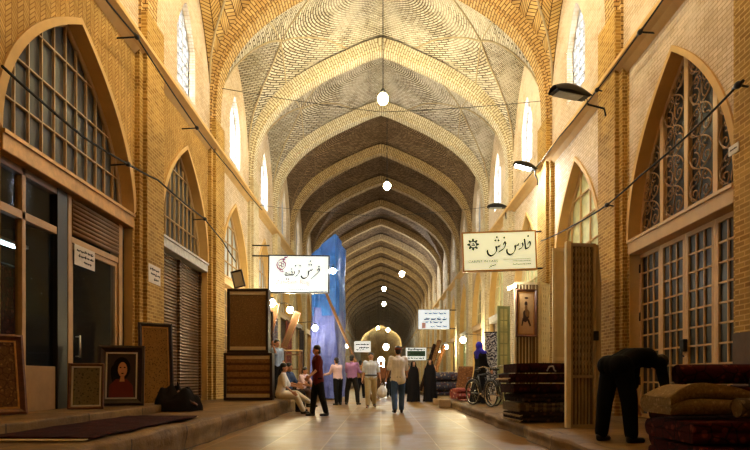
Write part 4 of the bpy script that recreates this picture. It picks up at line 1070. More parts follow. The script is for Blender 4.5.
# framed carpets stacked at the third pillar
M['board'] = m_rug('brown_framed_carpet', hexc(118,90,58), hexc(140,110,72), hexc(90,64,42), 24, edge=.3); M['board2'] = m_rug('brick_patterned_carpet', hexc(140,100,62), hexc(110,74,46), hexc(160,124,80), 16, (2, 5.5, hexc(66,42,28)))
Y1 = 14.6
def carpet_board(label, x0, x1, z0, z1, y, mat, seed):
    root = thing('carpet_display_board', label, 'carpet board', ((x0+x1)/2, y, z0), 0, 'framed carpets stacked on the left bench'); w = x1-x0; h = z1-z0
    mb = MB(); fw = .07
    for lo, hi in (((-w/2,-.10,0),(w/2,.22,fw)), ((-w/2,-.10,h-fw),(w/2,.22,h)), ((-w/2,-.10,fw),(-w/2+fw,.22,h-fw)), ((w/2-fw,-.10,fw),(w/2,.22,h-fw))): mb.box(lo, hi, bevel=.01)
    mb.build('frame', DARKF, root)
    mb = MB(); mb.grid(lambda u, v: Vector((-w/2+fw+(w-2*fw)*u, -.055+.008*mnoise.noise(Vector((u*4, v*4, seed))), fw+(h-2*fw)*v)), 20, 20); mb.build('carpet', mat, root)
    mb = MB()
    for zz in (fw+.0, h-fw-.09): mb.box((-w/2+fw, -.075, zz), (w/2-fw, -.058, zz+.09))
    mb.build('fringe', FRINGE, root)
    mb = MB(); mb.box((-w/2+fw, .19, fw), (w/2-fw, .21, h-fw)); mb.build('back_panel', M['wood'], root)
    return root
zl = PZ(353, Y1)
carpet_board('lower framed carpet with red-brown brick-like pattern, standing on the left bench', PX(224.5, Y1), PX(273, Y1), HL+.01, zl, Y1, M['board2'], 1)
carpet_board('upper framed carpet, plain dark brown, resting on the patterned one', PX(228, Y1), PX(269, Y1), zl+.003, PZ(289, Y1), Y1, M['board'], 2)
framed('small_picture', 'small pale picture leaning on top of the upper framed carpet', (PX(240, Y1), Y1+.03, PZ(289, Y1)+.045), .30, .46, .12, 0, DARKF, .035, flat('pale_print', hexc(176,160,130)), lean=-.25)
# goods along the left wall beyond
hangers = [(262.5, 18.2, 300, 348, .55, R_brown, 'brown rug hung beside the framed carpets'), (280, 23.6, 318, 362, .8, R_blue, 'blue-grey rug hung behind the leaning gilt frames'), (291, 27.2, 322, 366, 1.0, R_rose, 'rose rug hung on the left wall behind the red-shirted man'), (300, 31.6, 330, 368, 1.1, R_dark, 'dark rug hung furthest along the left wall')]
for px, y, t0, t1, w_, mat, lab in hangers:
    x = -W+.20; z0, z1 = PZ(t1, y), PZ(t0, y); root = thing('hanging_rug', lab, 'rug', (x, y, z0), 0, 'rugs hung on the left wall')
    mb = MB(); mb.grid(lambda u, v: Vector((.02*math.sin(u*9)+.0, (u-.5)*w_*1.6, v*(z1-z0))), 24, 10); o = mb.build('pile', mat, root); sm = o.modifiers.new('thick', 'SOLIDIFY'); sm.thickness = .02
    mb = MB(); mb.tube([(.02, -w_*.85, z1-z0+.02), (.02, w_*.85, z1-z0+.02)], .022, 8); mb.build('hanging_rail', M['wood'], root)
x1 = PX(264, 17.2)
framed('framed_picture', 'dark-framed picture with pale mount hung above the seated men', (-3.62, 17.4, PZ(345, 17.4)), .52, 1.05, 0, .35, DARKF, .07, flat('brown_print', hexc(100,70,46)), SILV)
for (xa, ya, xb, yb_, Y, lab) in ((265, 352, 276, 303, 18.3, 'long gilt frame leaning under the nearest globe lamp'), (284, 348, 298, 312, 21.0, 'long gilt frame leaning under the second globe lamp')):
    A = P(xa, ya, Y); B = P(xb, yb_, Y); d = B-A; root = thing('gilt_picture', lab, 'picture', A, 0, 'gilt frames leaning on the left stalls'); ang = math.atan2(d.x, d.z); root.rotation_euler = (0, ang, 0)
    L = d.length; mb = MB(); 
    for lo, hi in (((-.13,-.02,0),(-.09,.03,L)), ((.09,-.02,0),(.13,.03,L)), ((-.09,-.02,0),(.09,.03,.05)), ((-.09,-.02,L-.05),(.09,.03,L))): mb.box(lo, hi, bevel=.006)
    mb.build('frame', BROWNF, root); mb = MB(); mb.box((-.09,.0,.05),(.09,.015,L-.05)); mb.build('panel', flat('brown_gold_panel', hexc(74,50,28)), root)
# display rail that carries the leaning frames and lamps
def stall(label, x, y, w, h, d):
    root = thing('display_stand', label, 'stand', (x, y, HL+.004), 0, 'timber display stands on the left bench'); mb = MB()
    for sx in (-1, 1):
        for sy in (-1, 1): mb.box((sx*w/2-.03, sy*d/2-.03, 0), (sx*w/2+.03, sy*d/2+.03, h))
    mb.build('posts', M['wood'], root)
    for z in (.35, .9, 1.45):
        if z < h: m = MB(); m.box((-w/2, -d/2, z), (w/2, d/2, z+.03)); m.build('shelf', M['wood'], root)
    m = MB(); m.box((-w/2-.04, -d/2-.04, h), (w/2+.04, d/2+.04, h+.04)); m.build('top_board', M['woodlt'], root)
stall('timber display stand below the leaning gilt frame nearest the framed carpets', -3.72, 18.8, .9, 1.5, .5)
stall('timber display stand further along, behind the small seated figure', -3.5, 21.3, .9, 1.6, .5)
for px, py, Y, lab in ((272, 303, 17.9, 'globe lamp nearest, above the framed carpets\' right edge'), (290, 310, 20.6, 'second globe lamp along the left stalls'), (315, 328, 23.0, 'globe lamp at the foot of the blue tarpaulin')):
    p = P(px, py, Y); t_ = thing('globe_lamp', lab, 'lamp', p, 0, 'warm globe lamps along the left stalls')
    b = MB(); b.ell((0,0,0), (.12,.12,.12)); b.build('globe', emitter(WARM, 300), t_)
    b = MB(); b.lathe([(.05,0),(.05,.06),(.02,.09)], (0,0,.10), 12); b.build('socket', M['iron'], t_)
    b = MB(); b.tube([(0,0,.17), (-.15,0,.26), (-(p.x+W)+.02 if px < 300 else -.9, 0, .20)], .014, 6); b.build('bracket', M['iron'], t_)
# blue tarpaulin round a scaffold
t_ = thing('tarpaulin', 'tall blue plastic tarpaulin wrapped round scaffolding at the left', 'tarpaulin', (-2.25, 25.2, 0))
def m_tarp(name, c, c2):
    t = NT(name); _, ob = t.uv(); nz = t.noise(ob, 1.6, 6, .65); c_ = t.ramp(nz, [(.3, c2), (.7, c)])
    t.bsdf(c_, .32, t.noise(ob, 3.5, 7, .7), .9, .12, spec=.5); return t.m
TA, TB = m_tarp('vivid_blue_plastic', hexc(44,112,206), hexc(22,70,156)), m_tarp('pale_violet_blue_plastic', hexc(96,108,190), hexc(62,74,150))
plan = [(-.72,-1.2),(.32,-1.25),(.36,-1.0),(.55,1.2),(.3,1.3),(-.72,1.3)]
def per(u):
    n = len(plan); k = (u % 1)*n; i = int(k) % n; f = k-int(k); a, b = plan[i], plan[(i+1) % n]; return a[0]+(b[0]-a[0])*f, a[1]+(b[1]-a[1])*f
def tarp(z0, top, seed, amp, grow):
    mb = MB()
    def fn(u, v):
        x, y = per(u); zt = top(x, y); z = z0+(zt-z0)*v
        n = mnoise.noise(Vector((x*2.6+seed, y*2.2, z*.8)))*amp+mnoise.noise(Vector((x*7, y*7+seed, z*1.7)))*amp*.45+mnoise.noise(Vector((u*60, z*.35, seed)))*amp*.5
        k = 1+grow*(1-v)
        return Vector((x*k+n*(1 if abs(y) < 1.15 else .4), y*k+n, z))
    mb.grid(fn, 130, 60)
    # crumpled closing sheet on top
    return mb
def top1(x, y): return 7.1-.85*max(0, (.3-x))-(.2 if y > 0 else 0)
mb = tarp(3.6, top1, 1.0, .12, .0)
mb.grid(lambda u, v: (lambda x, y: Vector((x, y, top1(x, y)+.06*mnoise.noise(Vector((x*4, y*4, 2))))))(-.72+1.05*u+.1*u*v, -1.22+2.5*v), 16, 20)
mb.build('upper_sheet', TA, t_); tarp(.06, lambda x, y: 3.95, 6.0, .17, .06).build('lower_sheet', TB, t_)
mb = MB()
for x, y in ((-.6,-1.05),(.22,-1.05),(.4,1.1),(-.6,1.15)): mb.cyl((x,y,0), (x,y,5.9), .03, 8)
for z in (1.8, 3.6, 5.4):
    mb.cyl((-.6,-1.05,z), (.22,-1.05,z), .025, 8); mb.cyl((.22,-1.05,z), (.4,1.1,z), .025, 8); mb.cyl((-.6,1.15,z), (.4,1.1,z), .025, 8)
mb.build('scaffold', m_plain('galvanised_tube', hexc(120,116,108), .4, .7), t_)
A, B = P(326, 293, 23.2), P(360, 372, 22.2); d = (B-A); B = A+d*(A.z/(A.z-B.z))+Vector((0,0,.03))
pl = thing('plank', 'long wooden pole leaning in front of the blue tarpaulin', 'pole', B); mb = MB(); mb.tube([(0,0,0), (A-B)*.5, A-B], .06, 8); mb.build('pole', M['wood'], pl)
folded_rug('folded_rug', 'dark folded rug stack lying at the foot of the tarpaulin beside the red-shirted man', (-2.86, 20.0, HL+.004), .6, .6, .5, 4, .2, R_dark, 3)
# --- right side: foreground pile
g = 'folded rugs piled in the right foreground'
folded_rug('folded_rug', 'dark red folded rug at the bottom of the right foreground pile', (3.26, 4.62, HR+.004), 1.70, .80, .21, 3, 0, R_red, 1, g, sag=.02)
folded_rug('folded_rug', 'dark red flowered rug folded directly under the beige quilted rug', (3.25, 4.62, HR+.222), 1.74, .80, .18, 2, .0, R_red, 5, g, sag=.02)
folded_rug('folded_rug', 'beige quilted rug folded on top of the right foreground pile', (2.66, 4.72, HR+.43), .66, .54, .23, 2, .0, R_beige, 9, g, sag=.07)
folded_rug('folded_rug', 'grey striped rug folded to the right of the beige quilted one', (3.46, 4.72, HR+.418), .84, .50, .20, 3, -.05, R_grey, 12, g, sag=.02)
rolled_rug('striped rolled rug with pale round end, lying across the right foreground pile', (2.74, 4.32, HR+.50), (3.7, 4.32, HR+.50), .075, R_grey, 2, end=R_beige)
rolled_rug('second striped rolled rug lying on the folded grey striped rug', (3.06, 4.56, HR+.715), (3.85, 4.56, HR+.715), .08, R_dark, 7)
rolled_rug('dark red rolled rug lying at the back of the right foreground pile', (2.98, 5.64, HR+.765), (4.05, 5.62, HR+.775), .10, R_red, 4, end=R_wine)
folded_rug('folded_rug', 'wine red folded rug under the dark red roll, near the glazed door', (3.5, 5.68, HR+.004), 1.3, .44, .65, 5, 0, R_wine, 21, g, sag=.01)
cloth_heap('black bundle of cloth on top of the right foreground rugs at the frame edge', (3.42, 4.84, HR+.64), .20, cloth('black_heap', (.01,.01,.01)), cloth('black_heap', (.01,.01,.01)), 6.1, 1.0, 1.2)
# mid pile before the gates
g = 'dark folded rugs piled before the lattice gates'
motif_m = cloth('white_motif', hexc(196,186,176))
pz = HR+.004
for k, (w_, d_, h_, mt, lab, dx, rz) in enumerate(((1.10,.95,.17,R_dark,'dark striped blanket at the bottom of the pile before the gates',.02,.1), (1.12,.95,.16,R_grey,'grey striped blanket second from the bottom before the gates',.0,.05), (1.06,.92,.14,R_dark,'dark brown blanket third from the bottom before the gates',.03,.12), (1.20,.95,.17,R_wine,'wine red rug lowest of the three thick red ones before the gates',-.02,.05), (1.24,.98,.17,R_wine,'wine red rug in the middle of the three thick red ones',-.05,.0), (1.14,.95,.17,R_wine,'wine red rug with white motif, topmost of the pile before the gates',.0,.05))):
    r_ = folded_rug('folded_rug', lab, (2.76+dx, 9.55, pz), w_, d_, h_-.004, 2 if k < 3 else 1, rz, mt, 30+k*3, g, sag=.008, fringe=k in (0, 4)); pz += h_
    if k == 5:
        m = MB(); 
        for pts in ([(-.1,-.05),(-.06,.02),(.0,.03)], [(.0,.03),(.02,-.03),(.05,-.06)], [(.22,-.03),(.3,.02),(.36,-.02),(.42,.0)]):
            m.tube([(x, -d_/2-.005, .08+z) for x, z in pts], .012, 5)
        m.build('white_motif', motif_m, r_)
# gates ------------------------------------------------------------------
M['gate'] = m_plain('greyed_cream_gate_paint', hexc(166,140,100), .5, var=.15); M['gate2'] = m_plain('buff_gate_paint', hexc(232,216,172), .5, var=.12)
def lattice_leaf(root, p0, p1, z0, z1, mat, nv=7, nh=9, name='gate_leaf', diamonds=True, solid=.0):
    """lattice leaf between two plan points"""
    p0, p1 = Vector((p0[0], p0[1], 0)), Vector((p1[0], p1[1], 0)); d = (p1-p0); L = d.length; d.normalize(); nrm = Vector((-d.y, d.x, 0))
    Mx = Matrix(((d.x, nrm.x, 0, p0.x), (d.y, nrm.y, 0, p0.y), (0, 0, 1, 0), (0, 0, 0, 1)))
    mb = MB(); st = .045
    for a, b in ((0, st), (L-st, L)): mb.box((a, -.025, z0), (b, .025, z1), Mx)
    for z in (z0, z0+(z1-z0)*.27, z1-st): mb.box((st, -.02, z), (L-st, .02, z+st), Mx)
    for k in range(1, nv): x = st+(L-2*st)*k/nv; mb.box((x-.011, -.012, z0), (x+.011, .012, z1), Mx)
    if diamonds:
        n = nh; zb = z0+(z1-z0)*.27+st
        for k in range(n):
            za, zc = zb+(z1-st-zb)*k/n, zb+(z1-st-zb)*(k+1)/n
            for q in range(nv):
                xa, xb = st+(L-2*st)*q/nv, st+(L-2*st)*(q+1)/nv
                for (u0, w0, u1, w1) in ((xa, za, xb, zc), (xb, za, xa, zc)): mb.tube([Mx @ Vector((u0, .014, w0)), Mx @ Vector((u1, .014, w1))], .006, 4, caps=False)
    return mb.build(name, mat, root)
gt = thing('folding_gate', 'tall grey-cream lattice folding gate standing open at the edge of the bench', 'gate', (2.72, 8.2, HR))
def rel(p): return (p[0]-2.72, p[1]-8.2)
zt = PZ(243, 8.2)-HR
lattice_leaf(gt, rel((2.76, 8.2)), rel((3.16, 8.26)), 0, zt, M['gate'], 6, 16)
lattice_leaf(gt, rel((3.20, 8.3)), rel((4.42, 11.3)), 0, zt, M['gate'], 14, 16)
mb = MB(); mb.quad([(.06,.035,.03),(.42,.09,.03),(.42,.09,zt-.03),(.06,.035,zt-.03)]); mb.build('mesh_backing', flat('grey_tan_mesh', hexc(104,84,58)), gt)
mb = MB(); mb.box((-.02, -.05, 0), (.05, .05, zt+.02), bevel=.008); mb.build('post', M['gate2'], gt); mb = MB(); mb.box((.40, -.01, 1.28), (.47, .07, 1.42), bevel=.01); mb.build('lock', M['iron'], gt)
g2 = thing('lattice_gate', 'buff lattice shop gate carrying the framed picture', 'gate', (2.9, 12.2, HR)); zt = PZ(282, 12.2)-HR
lattice_leaf(g2, (0, 0), (PX(538, 12.2)-2.9, .08), 0, zt, M['gate2'], 6, 8, diamonds=False); lattice_leaf(g2, (PX(541, 12.2)-2.9, .1), (PX(553, 12.4)-2.9, .5), 0, zt+.03, M['gate2'], 4, 12)
mb = MB(); mb.box((.02, .05, .05), (.54, .06, zt-.05)); mb.build('mesh_backing', flat('tan_mesh', hexc(112,88,56)), g2)
g3 = thing('door_panel', 'plain cream door panel standing open between the two gates', 'door', (PX(552.5, 12.0), 12.0, HR)); zt3 = PZ(248, 12.0)-HR
mb = MB(); w_ = PX(574, 12.0)-PX(552.5, 12.0)
for lo, hi in (((0,-.02,0),(.06,.03,zt3)), ((w_-.06,-.02,0),(w_,.03,zt3)), ((.06,-.02,zt3-.08),(w_-.06,.03,zt3)), ((.06,-.02,0),(w_-.06,.03,.10)), ((.06,-.02,1.1),(w_-.06,.03,1.18))): mb.box(lo, hi)
mb.build('frame', M['gate2'], g3); mb = MB(); mb.box((.06,0,.1),(w_-.06,.015,zt3-.08)); mb.build('panel', M['cream'], g3)
tb = thing('bench_table', 'long low timber table top behind the pile of dark rugs', 'table', (3.45, 11.3, HR)); mb = MB(); mb.box((-.72, -.2, .86), (.78, .25, 1.0), bevel=.01); mb.build('top', M['wood'], tb)
for sx in (-.66, .72):
    for sy in (-.15, .2): m = MB(); m.box((sx-.03, sy-.03, 0), (sx+.03, sy+.03, .86)); m.build('leg', M['wood'], tb)
ink = flat('dark_brown_ink', hexc(58,38,26)); sep = flat('ochre_ink', hexc(120,84,46))
framed('framed_picture', 'framed brown picture of a standing bird-like figure hung on the buff lattice gate', (PX(526, 12.1), 12.12, PZ(337, 12.1)), .47, 1.03, 0, .1, BROWNF, .055, flat('beige_ground', hexc(186,150,104)), GOLD, motif=[('painted_figure', ink, [blob(.0, .70, .07, .05), blob(.02, .82, .09, .02), blob(-.02, .44, .14, .13, k=.2), [(-.16,.40),(-.22,.24),(-.17,.23),(-.10,.36)], [(.05,.36),(.18,.22),(.24,.24),(.14,.38)]]), ('painted_wash', sep, [blob(.06, .50, .10, .08), blob(.0, .60, .06, .07)])])
cl_ = thing('tube_lamp', 'short white tube lamp clipped to the top corner of the buff lattice gate', 'lamp', P(512, 288, 12.0)); mb = MB(); mb.tube([(-.09,-.04,-.02),(.07,-.04,.05)], .03, 8); mb.build('tube', emitter((1,.95,.82), 220), cl_); mb = MB(); mb.tube([(-.10,-.0,-.03),(.10,.0,.05),(.11,.12,.0)], .012, 6); mb.build('clip', M['iron'], cl_)
# green door leaf, patterned textile
g4 = thing('green_door', 'pale green glazed door leaf standing open behind the bicycles', 'door', (PX(497.5, 15.6), 15.6, HR)); zt = PZ(306, 15.6)-HR
glazed_leaf(g4, 0, .37, 0, zt, 2, 8, M['green'], M['glass_gr'], name='leaf'); g4.rotation_euler = (0, 0, -PI/2+.25)
def m_arab():
    t = NT('arabesque_textile'); _, ob = t.uv(); nz = t.noise(ob, 4, 2); wv = t.n('ShaderNodeTexWave', wave_type='RINGS'); wv.inputs['Scale'].default_value = 3.2; wv.inputs['Distortion'].default_value = 14; wv.inputs['Detail'].default_value = 1.5; wv.inputs['Detail Scale'].default_value = 2.2; t.l(ob, wv.inputs['Vector'])
    c = t.ramp(wv.outputs['Fac'], [(.42, hexc(60,58,70)), (.52, hexc(190,186,184))]); t.bsdf(c, .85); return t.m
tx = thing('patterned_textile', 'grey and white arabesque textile hung beside the green door', 'textile', (PX(492.5, 16.7), 16.7, HR)); mb = MB(); zt = PZ(333, 16.7)-HR
mb.grid(lambda u, v: Vector(((u-.5)*.42, .03*math.sin(u*PI*3), .25+(zt-.25)*v)), 24, 24); o = mb.build('cloth', m_arab(), tx); sm = o.modifiers.new('thick', 'SOLIDIFY'); sm.thickness = .012
mb = MB(); mb.tube([(-.25,0,zt+.02),(.25,0,zt+.02)], .02, 8); mb.cyl((-.2,.03,0),(-.2,.03,zt+.02),.018); mb.cyl((.2,.03,0),(.2,.03,zt+.02),.018); mb.build('stand', M['iron'], tx)
# rugs further along the right bench
g = 'rugs on the right bench beyond the bicycles'
folded_rug('folded_rug', 'rounded dark pink rug bundle on the bench left of the woman in the blue scarf', (PX(463, 18.2), 18.2, HR+.052), .62, .6, .36, 2, .3, R_rose, 51, g)
fl = thing('flat_rug', 'reddish rug spread flat over the bench edge before the woman', 'rug', (2.95, 18.75, HR+.016), 0, g); mb = MB(); mb.grid(lambda u, v: Vector(((u-.5)*.95, (v-.5)*3.0, .012+.01*mnoise.noise(Vector((u*4, v*8, 1))))), 16, 30); o = mb.build('pile', R_rose, fl); sm = o.modifiers.new('thick', 'SOLIDIFY'); sm.thickness = .02; sm.offset = -1
folded_rug('folded_rug', 'high grey-pink rug stack on the bench behind the pair in chadors', (PX(444, 23.6), 23.6, HR+.004), 1.1, 1.2, .98, 5, .1, R_blue, 55, g)
rb = thing('leaning_rug', 'stiff brown rug board leaning upright beyond the woman in the blue scarf', 'rug', (PX(462, 20.6), 20.6, HR+.004), 0, g); mb = MB(); mb.grid(lambda u, v: Vector(((u-.5)*.55+v*.18, .02*math.sin(u*8)+v*.22, v*1.15)), 14, 12); o = mb.build('pile', R_brown, rb); sm = o.modifiers.new('thick', 'SOLIDIFY'); sm.thickness = .05
rolled_rug('thin yellow rolled rug standing beside the leaning brown rug board', (PX(477, 20.4), 20.4, HR+.02), (PX(478, 20.6), 20.6, PZ(356, 20.2)), .07, flat('mustard_cloth', hexc(190,140,50)), 3)
for k, (px, y, t0, r_, mt, lab) in enumerate(((433, 25.5, 345, .10, R_brown, 'brown roll leaning nearest of three behind the chador pair'), (429, 27.5, 340, .11, R_tabl, 'tan roll leaning in the middle behind the chador pair'), (425, 30.0, 344, .10, R_dark, 'dark roll leaning furthest behind the chador pair'))):
    rolled_rug(lab, (PX(px, y)-.25, y, HR+.03), (PX(px, y)+.55, y+.3, PZ(t0, y)), r_, mt, k, 'rolls leaning on the right stalls')
for (px, fy, sx, sy, sz, lab) in ((444.5, 407.8, .36, .3, .27, 'grey stone block standing on the paving at the foot of the right bench'), (437.5, 405, .30, .36, .22, 'low brown stone block behind the grey one')):
    y = FOC*CAMZ/(fy-VY); r_ = thing('stone_block', lab, 'stone block', (PX(px, y), y, 0)); mb = MB(); mb.box((-sx/2,-sy/2,.001),(sx/2,sy/2,sz), bevel=.03)
    mb.build('block', flat('grey_stone', hexc(150,140,122)) if px > 445 else M['stone'], r_)
# bicycles -------------------------------------------------------------------
M['tyre'] = m_plain('black_rubber', (.012,.012,.012), .8); M['chrome'] = m_plain('bright_steel', (.6,.6,.58), .25, .9); M['bike'] = m_plain('dark_bicycle_paint', (.015,.015,.02), .3)
def bicycle(label, loc, rz):
    root = thing('bicycle', label, 'bicycle', loc, rz, 'bicycles parked on the right bench'); R_ = .325
    for nm, x in (('rear_wheel', -.5), ('front_wheel', .5)):
        mb = MB(); mb.tube([(x+R_*math.cos(2*PI*i/36), 0, R_+.006+R_*math.sin(2*PI*i/36)*.985) for i in range(37)], .02, 7, caps=False); wh = mb.build(nm, M['tyre'], root)
        mb = MB(); mb.tube([(x+(R_-.028)*math.cos(2*PI*i/36), 0, R_+.006+(R_-.028)*math.sin(2*PI*i/36)) for i in range(37)], .012, 6, caps=False)
        for i in range(14): a = 2*PI*i/14; mb.tube([(x, .02*(-1)**i, R_), (x+(R_-.03)*math.cos(a), 0, R_+(R_-.03)*math.sin(a))], .0028, 4, caps=False)
        mb.cyl((x,-.045,R_),(x,.045,R_),.025); mb.build('rim', M['chrome'], wh)
        mb = MB(); mb.tube([(x+(R_+.035)*math.cos(a), 0, R_+(R_+.035)*math.sin(a)) for a in [PI*(.12+.8*i/16) for i in range(17)]], .025, 6); mb.build('mudguard', M['bike'], root)
    mb = MB(); bb, st, hd, ht = Vector((-.08,0,.30)), Vector((-.22,0,.82)), Vector((.34,0,.66)), Vector((.31,0,.84)); ra, fa = Vector((-.5,0,R_)), Vector((.5,0,R_))
    for a, b in ((bb,st),(bb,hd),(st*.96+hd*.04,ht),(hd,ht)): mb.cyl(a, b, .018, 8)
    for s in (-.05,.05):
        e = Vector((0,s,0)); mb.cyl(bb+e*.4, ra+e, .010, 6); mb.cyl(st+e*.4, ra+e, .009, 6); mb.cyl(hd+e*.5, fa+e, .011, 6)
    mb.build('frame', M['bike'], root)
    mb = MB(); mb.cyl(st, st+Vector((-.02,0,.1)), .014, 8); mb.ell(st+Vector((-.04,0,.12)), (.13,.07,.035)); mb.build('saddle', M['tyre'], root)
    mb = MB(); mb.cyl(ht, ht+Vector((-.03,0,.13)), .013, 8); c = ht+Vector((-.02,0,.14)); mb.tube([c+Vector((-.12,-.27,.0)), c+Vector((-.02,-.20,.04)), c, c+Vector((-.02,.20,.04)), c+Vector((-.12,.27,0))], .013, 8); mb.build('handlebar', M['chrome'], root)
    mb = MB(); mb.cyl((-.08,-.06,.30),(-.08,.06,.30),.03); mb.tube([(-.08,.07,.30),(-.02,.08,.16)], .011, 6); mb.tube([(-.08,-.07,.30),(-.14,-.08,.44)], .011, 6); mb.lathe([(.09,-.004),(.09,.004)], (0,0,0), 20, Matrix.Translation((-.08,.045,.3)) @ Matrix.Rotation(PI/2, 4, 'X')); mb.build('crank', M['chrome'], root)
    mb = MB(); 
    for s in (-.07, 0, .07): mb.cyl((-.68, s, .74), (-.30, s, .74), .008, 6)
    mb.cyl((-.66,-.07,.74),(-.52,-.05,.34),.007,6); mb.cyl((-.66,.07,.74),(-.52,.05,.34),.007,6); mb.build('carrier', M['bike'], root)
    mb = MB(); mb.tube([(-.1,.06,.28),(-.16,.22,.012)], .010, 6); mb.build('kickstand', M['chrome'], root)
bicycle('bicycle nearer the viewer, its front wheel beside the dark rug pile', (2.92, 13.6, HR+.002), -1.25)
bicycle('bicycle parked behind the first one, in front of the woman in the blue scarf', (2.72, 14.9, HR+.002), -1.15)
# ---------------------------------------------------------------- signs, notices, cables
def nib(mb, pts, w, ang=.95, y=0.0, th=.012):
    """pen stroke with a slanted reed nib, as thin raised lettering"""
    P_ = []
    for i in range(len(pts)-1):      # Catmull-Rom
        p0, p1, p2, p3 = pts[max(i-1,0)], pts[i], pts[i+1], pts[min(i+2,len(pts)-1)]
        for k in range(5):
            t = k/5; P_.append([.5*((2*p1[a])+(-p0[a]+p2[a])*t+(2*p0[a]-5*p1[a]+4*p2[a]-p3[a])*t*t+(-p0[a]+3*p1[a]-3*p2[a]+p3[a])*t**3) for a in (0, 1)])
    P_.append(list(pts[-1])); n = Vector((math.cos(ang), math.sin(ang)))*w/2; m = Vector((-n.y, n.x))*.32
    def R(p): return [(p[0]+sx*n.x+sy*m.x, p[1]+sx*n.y+sy*m.y) for sx, sy in ((-1,-1),(1,-1),(1,1),(-1,1))]
    for a, b in zip(P_, P_[1:]):
        ra, rb = R(a), R(b); pts8 = ra+rb; c = sorted(set(pts8))
        def cr(o, a_, b_): return (a_[0]-o[0])*(b_[1]-o[1])-(a_[1]-o[1])*(b_[0]-o[0])
        lo, hi = [], []
        for q in c:
            while len(lo) > 1 and cr(lo[-2], lo[-1], q) <= 0: lo.pop()
            lo.append(q)
        for q in reversed(c):
            while len(hi) > 1 and cr(hi[-2], hi[-1], q) <= 0: hi.pop()
            hi.append(q)
        mb.prism(lo[:-1]+hi[:-1], y-th, y)
def dot(mb, x, z, w, y=0.0, th=.012): mb.prism([(x-w/2,z),(x,z-w/2),(x+w/2,z),(x,z+w/2)], y-th, y)
def text_mesh(body, size, loc, mat, parent, name='lettering', align='LEFT'):
    cu = bpy.data.curves.new('t', 'FONT'); cu.body = body; cu.size = size; cu.extrude = .004; cu.align_x = align
    o = bpy.data.objects.new('t', cu); COL.objects.link(o)
    me = bpy.data.meshes.new_from_object(o.evaluated_get(bpy.context.evaluated_depsgraph_get())); bpy.data.objects.remove(o)
    me.materials.clear(); me.materials.append(mat); me.name = name
    q = bpy.data.objects.new(name, me); COL.objects.link(q); q.parent = parent; q.location = loc; q.rotation_euler = (PI/2, 0, 0); return q
INK = m_plain('black_sign_ink', (.012,.012,.014), .5); INKG = m_plain('grey_sign_ink', (.22,.24,.28), .5); INKP = m_plain('rose_sign_ink', hexc(168,60,110), .5); INKPK = m_plain('pale_pink_sign_ink', hexc(226,176,186), .5); INKB = m_plain('blue_sign_ink', hexc(96,120,170), .5)
def m_face(name, col, s):
    t = NT(name); b = t.n('ShaderNodeBsdfPrincipled'); b.inputs['Base Color'].default_value = tuple(col)+(1,); b.inputs['Roughness'].default_value = .35
    b.inputs['Emission Color'].default_value = tuple(col)+(1,); b.inputs['Emission Strength'].default_value = s; t.l(b.outputs[0], t.out.inputs[0]); return t.m
def lightbox(label, c, w, h, fmat, face, roll=0, depth=.16, fw=.04):
    root = thing('shop_sign', label, 'sign', c, rot=(0, roll, 0)); mb = MB()
    for lo, hi in (((-w/2,-depth/2,-h/2),(w/2,depth/2,-h/2+fw)), ((-w/2,-depth/2,h/2-fw),(w/2,depth/2,h/2)), ((-w/2,-depth/2,-h/2+fw),(-w/2+fw,depth/2,h/2-fw)), ((w/2-fw,-depth/2,-h/2+fw),(w/2,depth/2,h/2-fw))): mb.box(lo, hi)
    mb.build('frame', fmat, root)
    mb = MB(); mb.box((-w/2+fw,-depth/2+.015,-h/2+fw),(w/2-fw,depth/2-.015,h/2-fw)); mb.build('lit_panel', face, root); return root
def rows(mb, u0, u1, v, S, seed, w, yy):
    r2 = random.Random(seed); u = u0
    while u < u1:
        L = r2.uniform(6, 16); L = min(L, u1-u); nib(mb, [S(u, v+r2.uniform(-3,2)), S(u+L*.5, v+r2.uniform(0,5)), S(u+L, v)], w, .9, yy, .006)
        if r2.random() < .5: dot(mb, *S(u+L*.5, v-6), w*.9, yy, .006)
        u += L+r2.uniform(3, 7)
# right: cream sign with green emblem
Y = 15.55; A, B = P(462, 231, Y), P(536, 272, Y); c = (A+B)/2; w_ = B.x-A.x; h_ = PZ(233, Y)-PZ(272.5, Y)
sg = lightbox('cream lit shop sign with black Persian lettering and round green emblem, right side', c, w_, h_, GOLD, m_face('cream_lit_panel', (.84,.90,.66), .42), roll=-.035)
def S(u, v): return ((u-367)/587*w_, (215-v)/312*h_)
yy = -.068; lt = MB(); k_ = w_/587
nib(lt, [S(592,168), S(604,150), S(612,165), S(606,185), S(590,200), S(572,205)], 13*k_, .9, yy); nib(lt, [S(566,128), S(570,165), S(573,204)], 12*k_, .3, yy); dot(lt, *S(597,106), 20*k_, yy)
nib(lt, [S(547,158), S(553,178), S(543,196), S(520,208)], 11*k_, .9, yy)
nib(lt, [S(520,160), S(516,178), S(505,172), S(500,184), S(488,176)], 9*k_, .9, yy); nib(lt, [S(490,176), S(492,205), S(474,236), S(448,247), S(428,232), S(424,205)], 14*k_, .9, yy)
nib(lt, [S(400,165), S(408,146), S(417,160), S(411,180), S(398,200), S(362,222)], 13*k_, .9, yy); dot(lt, *S(407,112), 19*k_, yy)
nib(lt, [S(372,168), S(366,184), S(356,176), S(350,187), S(338,178)], 9*k_, .9, yy); nib(lt, [S(340,180), S(344,210), S(326,238), S(298,251), S(276,236), S(270,208)], 14*k_, .9, yy)
for u, v in ((336,132),(362,132),(349,106)): dot(lt, *S(u,v), 18*k_, yy)
nib(lt, [S(336,322), S(318,326), S(302,332), S(286,340), S(280,346)], 6*k_, .9, yy); nib(lt, [S(300,316), S(292,328)], 5*k_, .9, yy)
lt.build('persian_lettering', INK, sg)
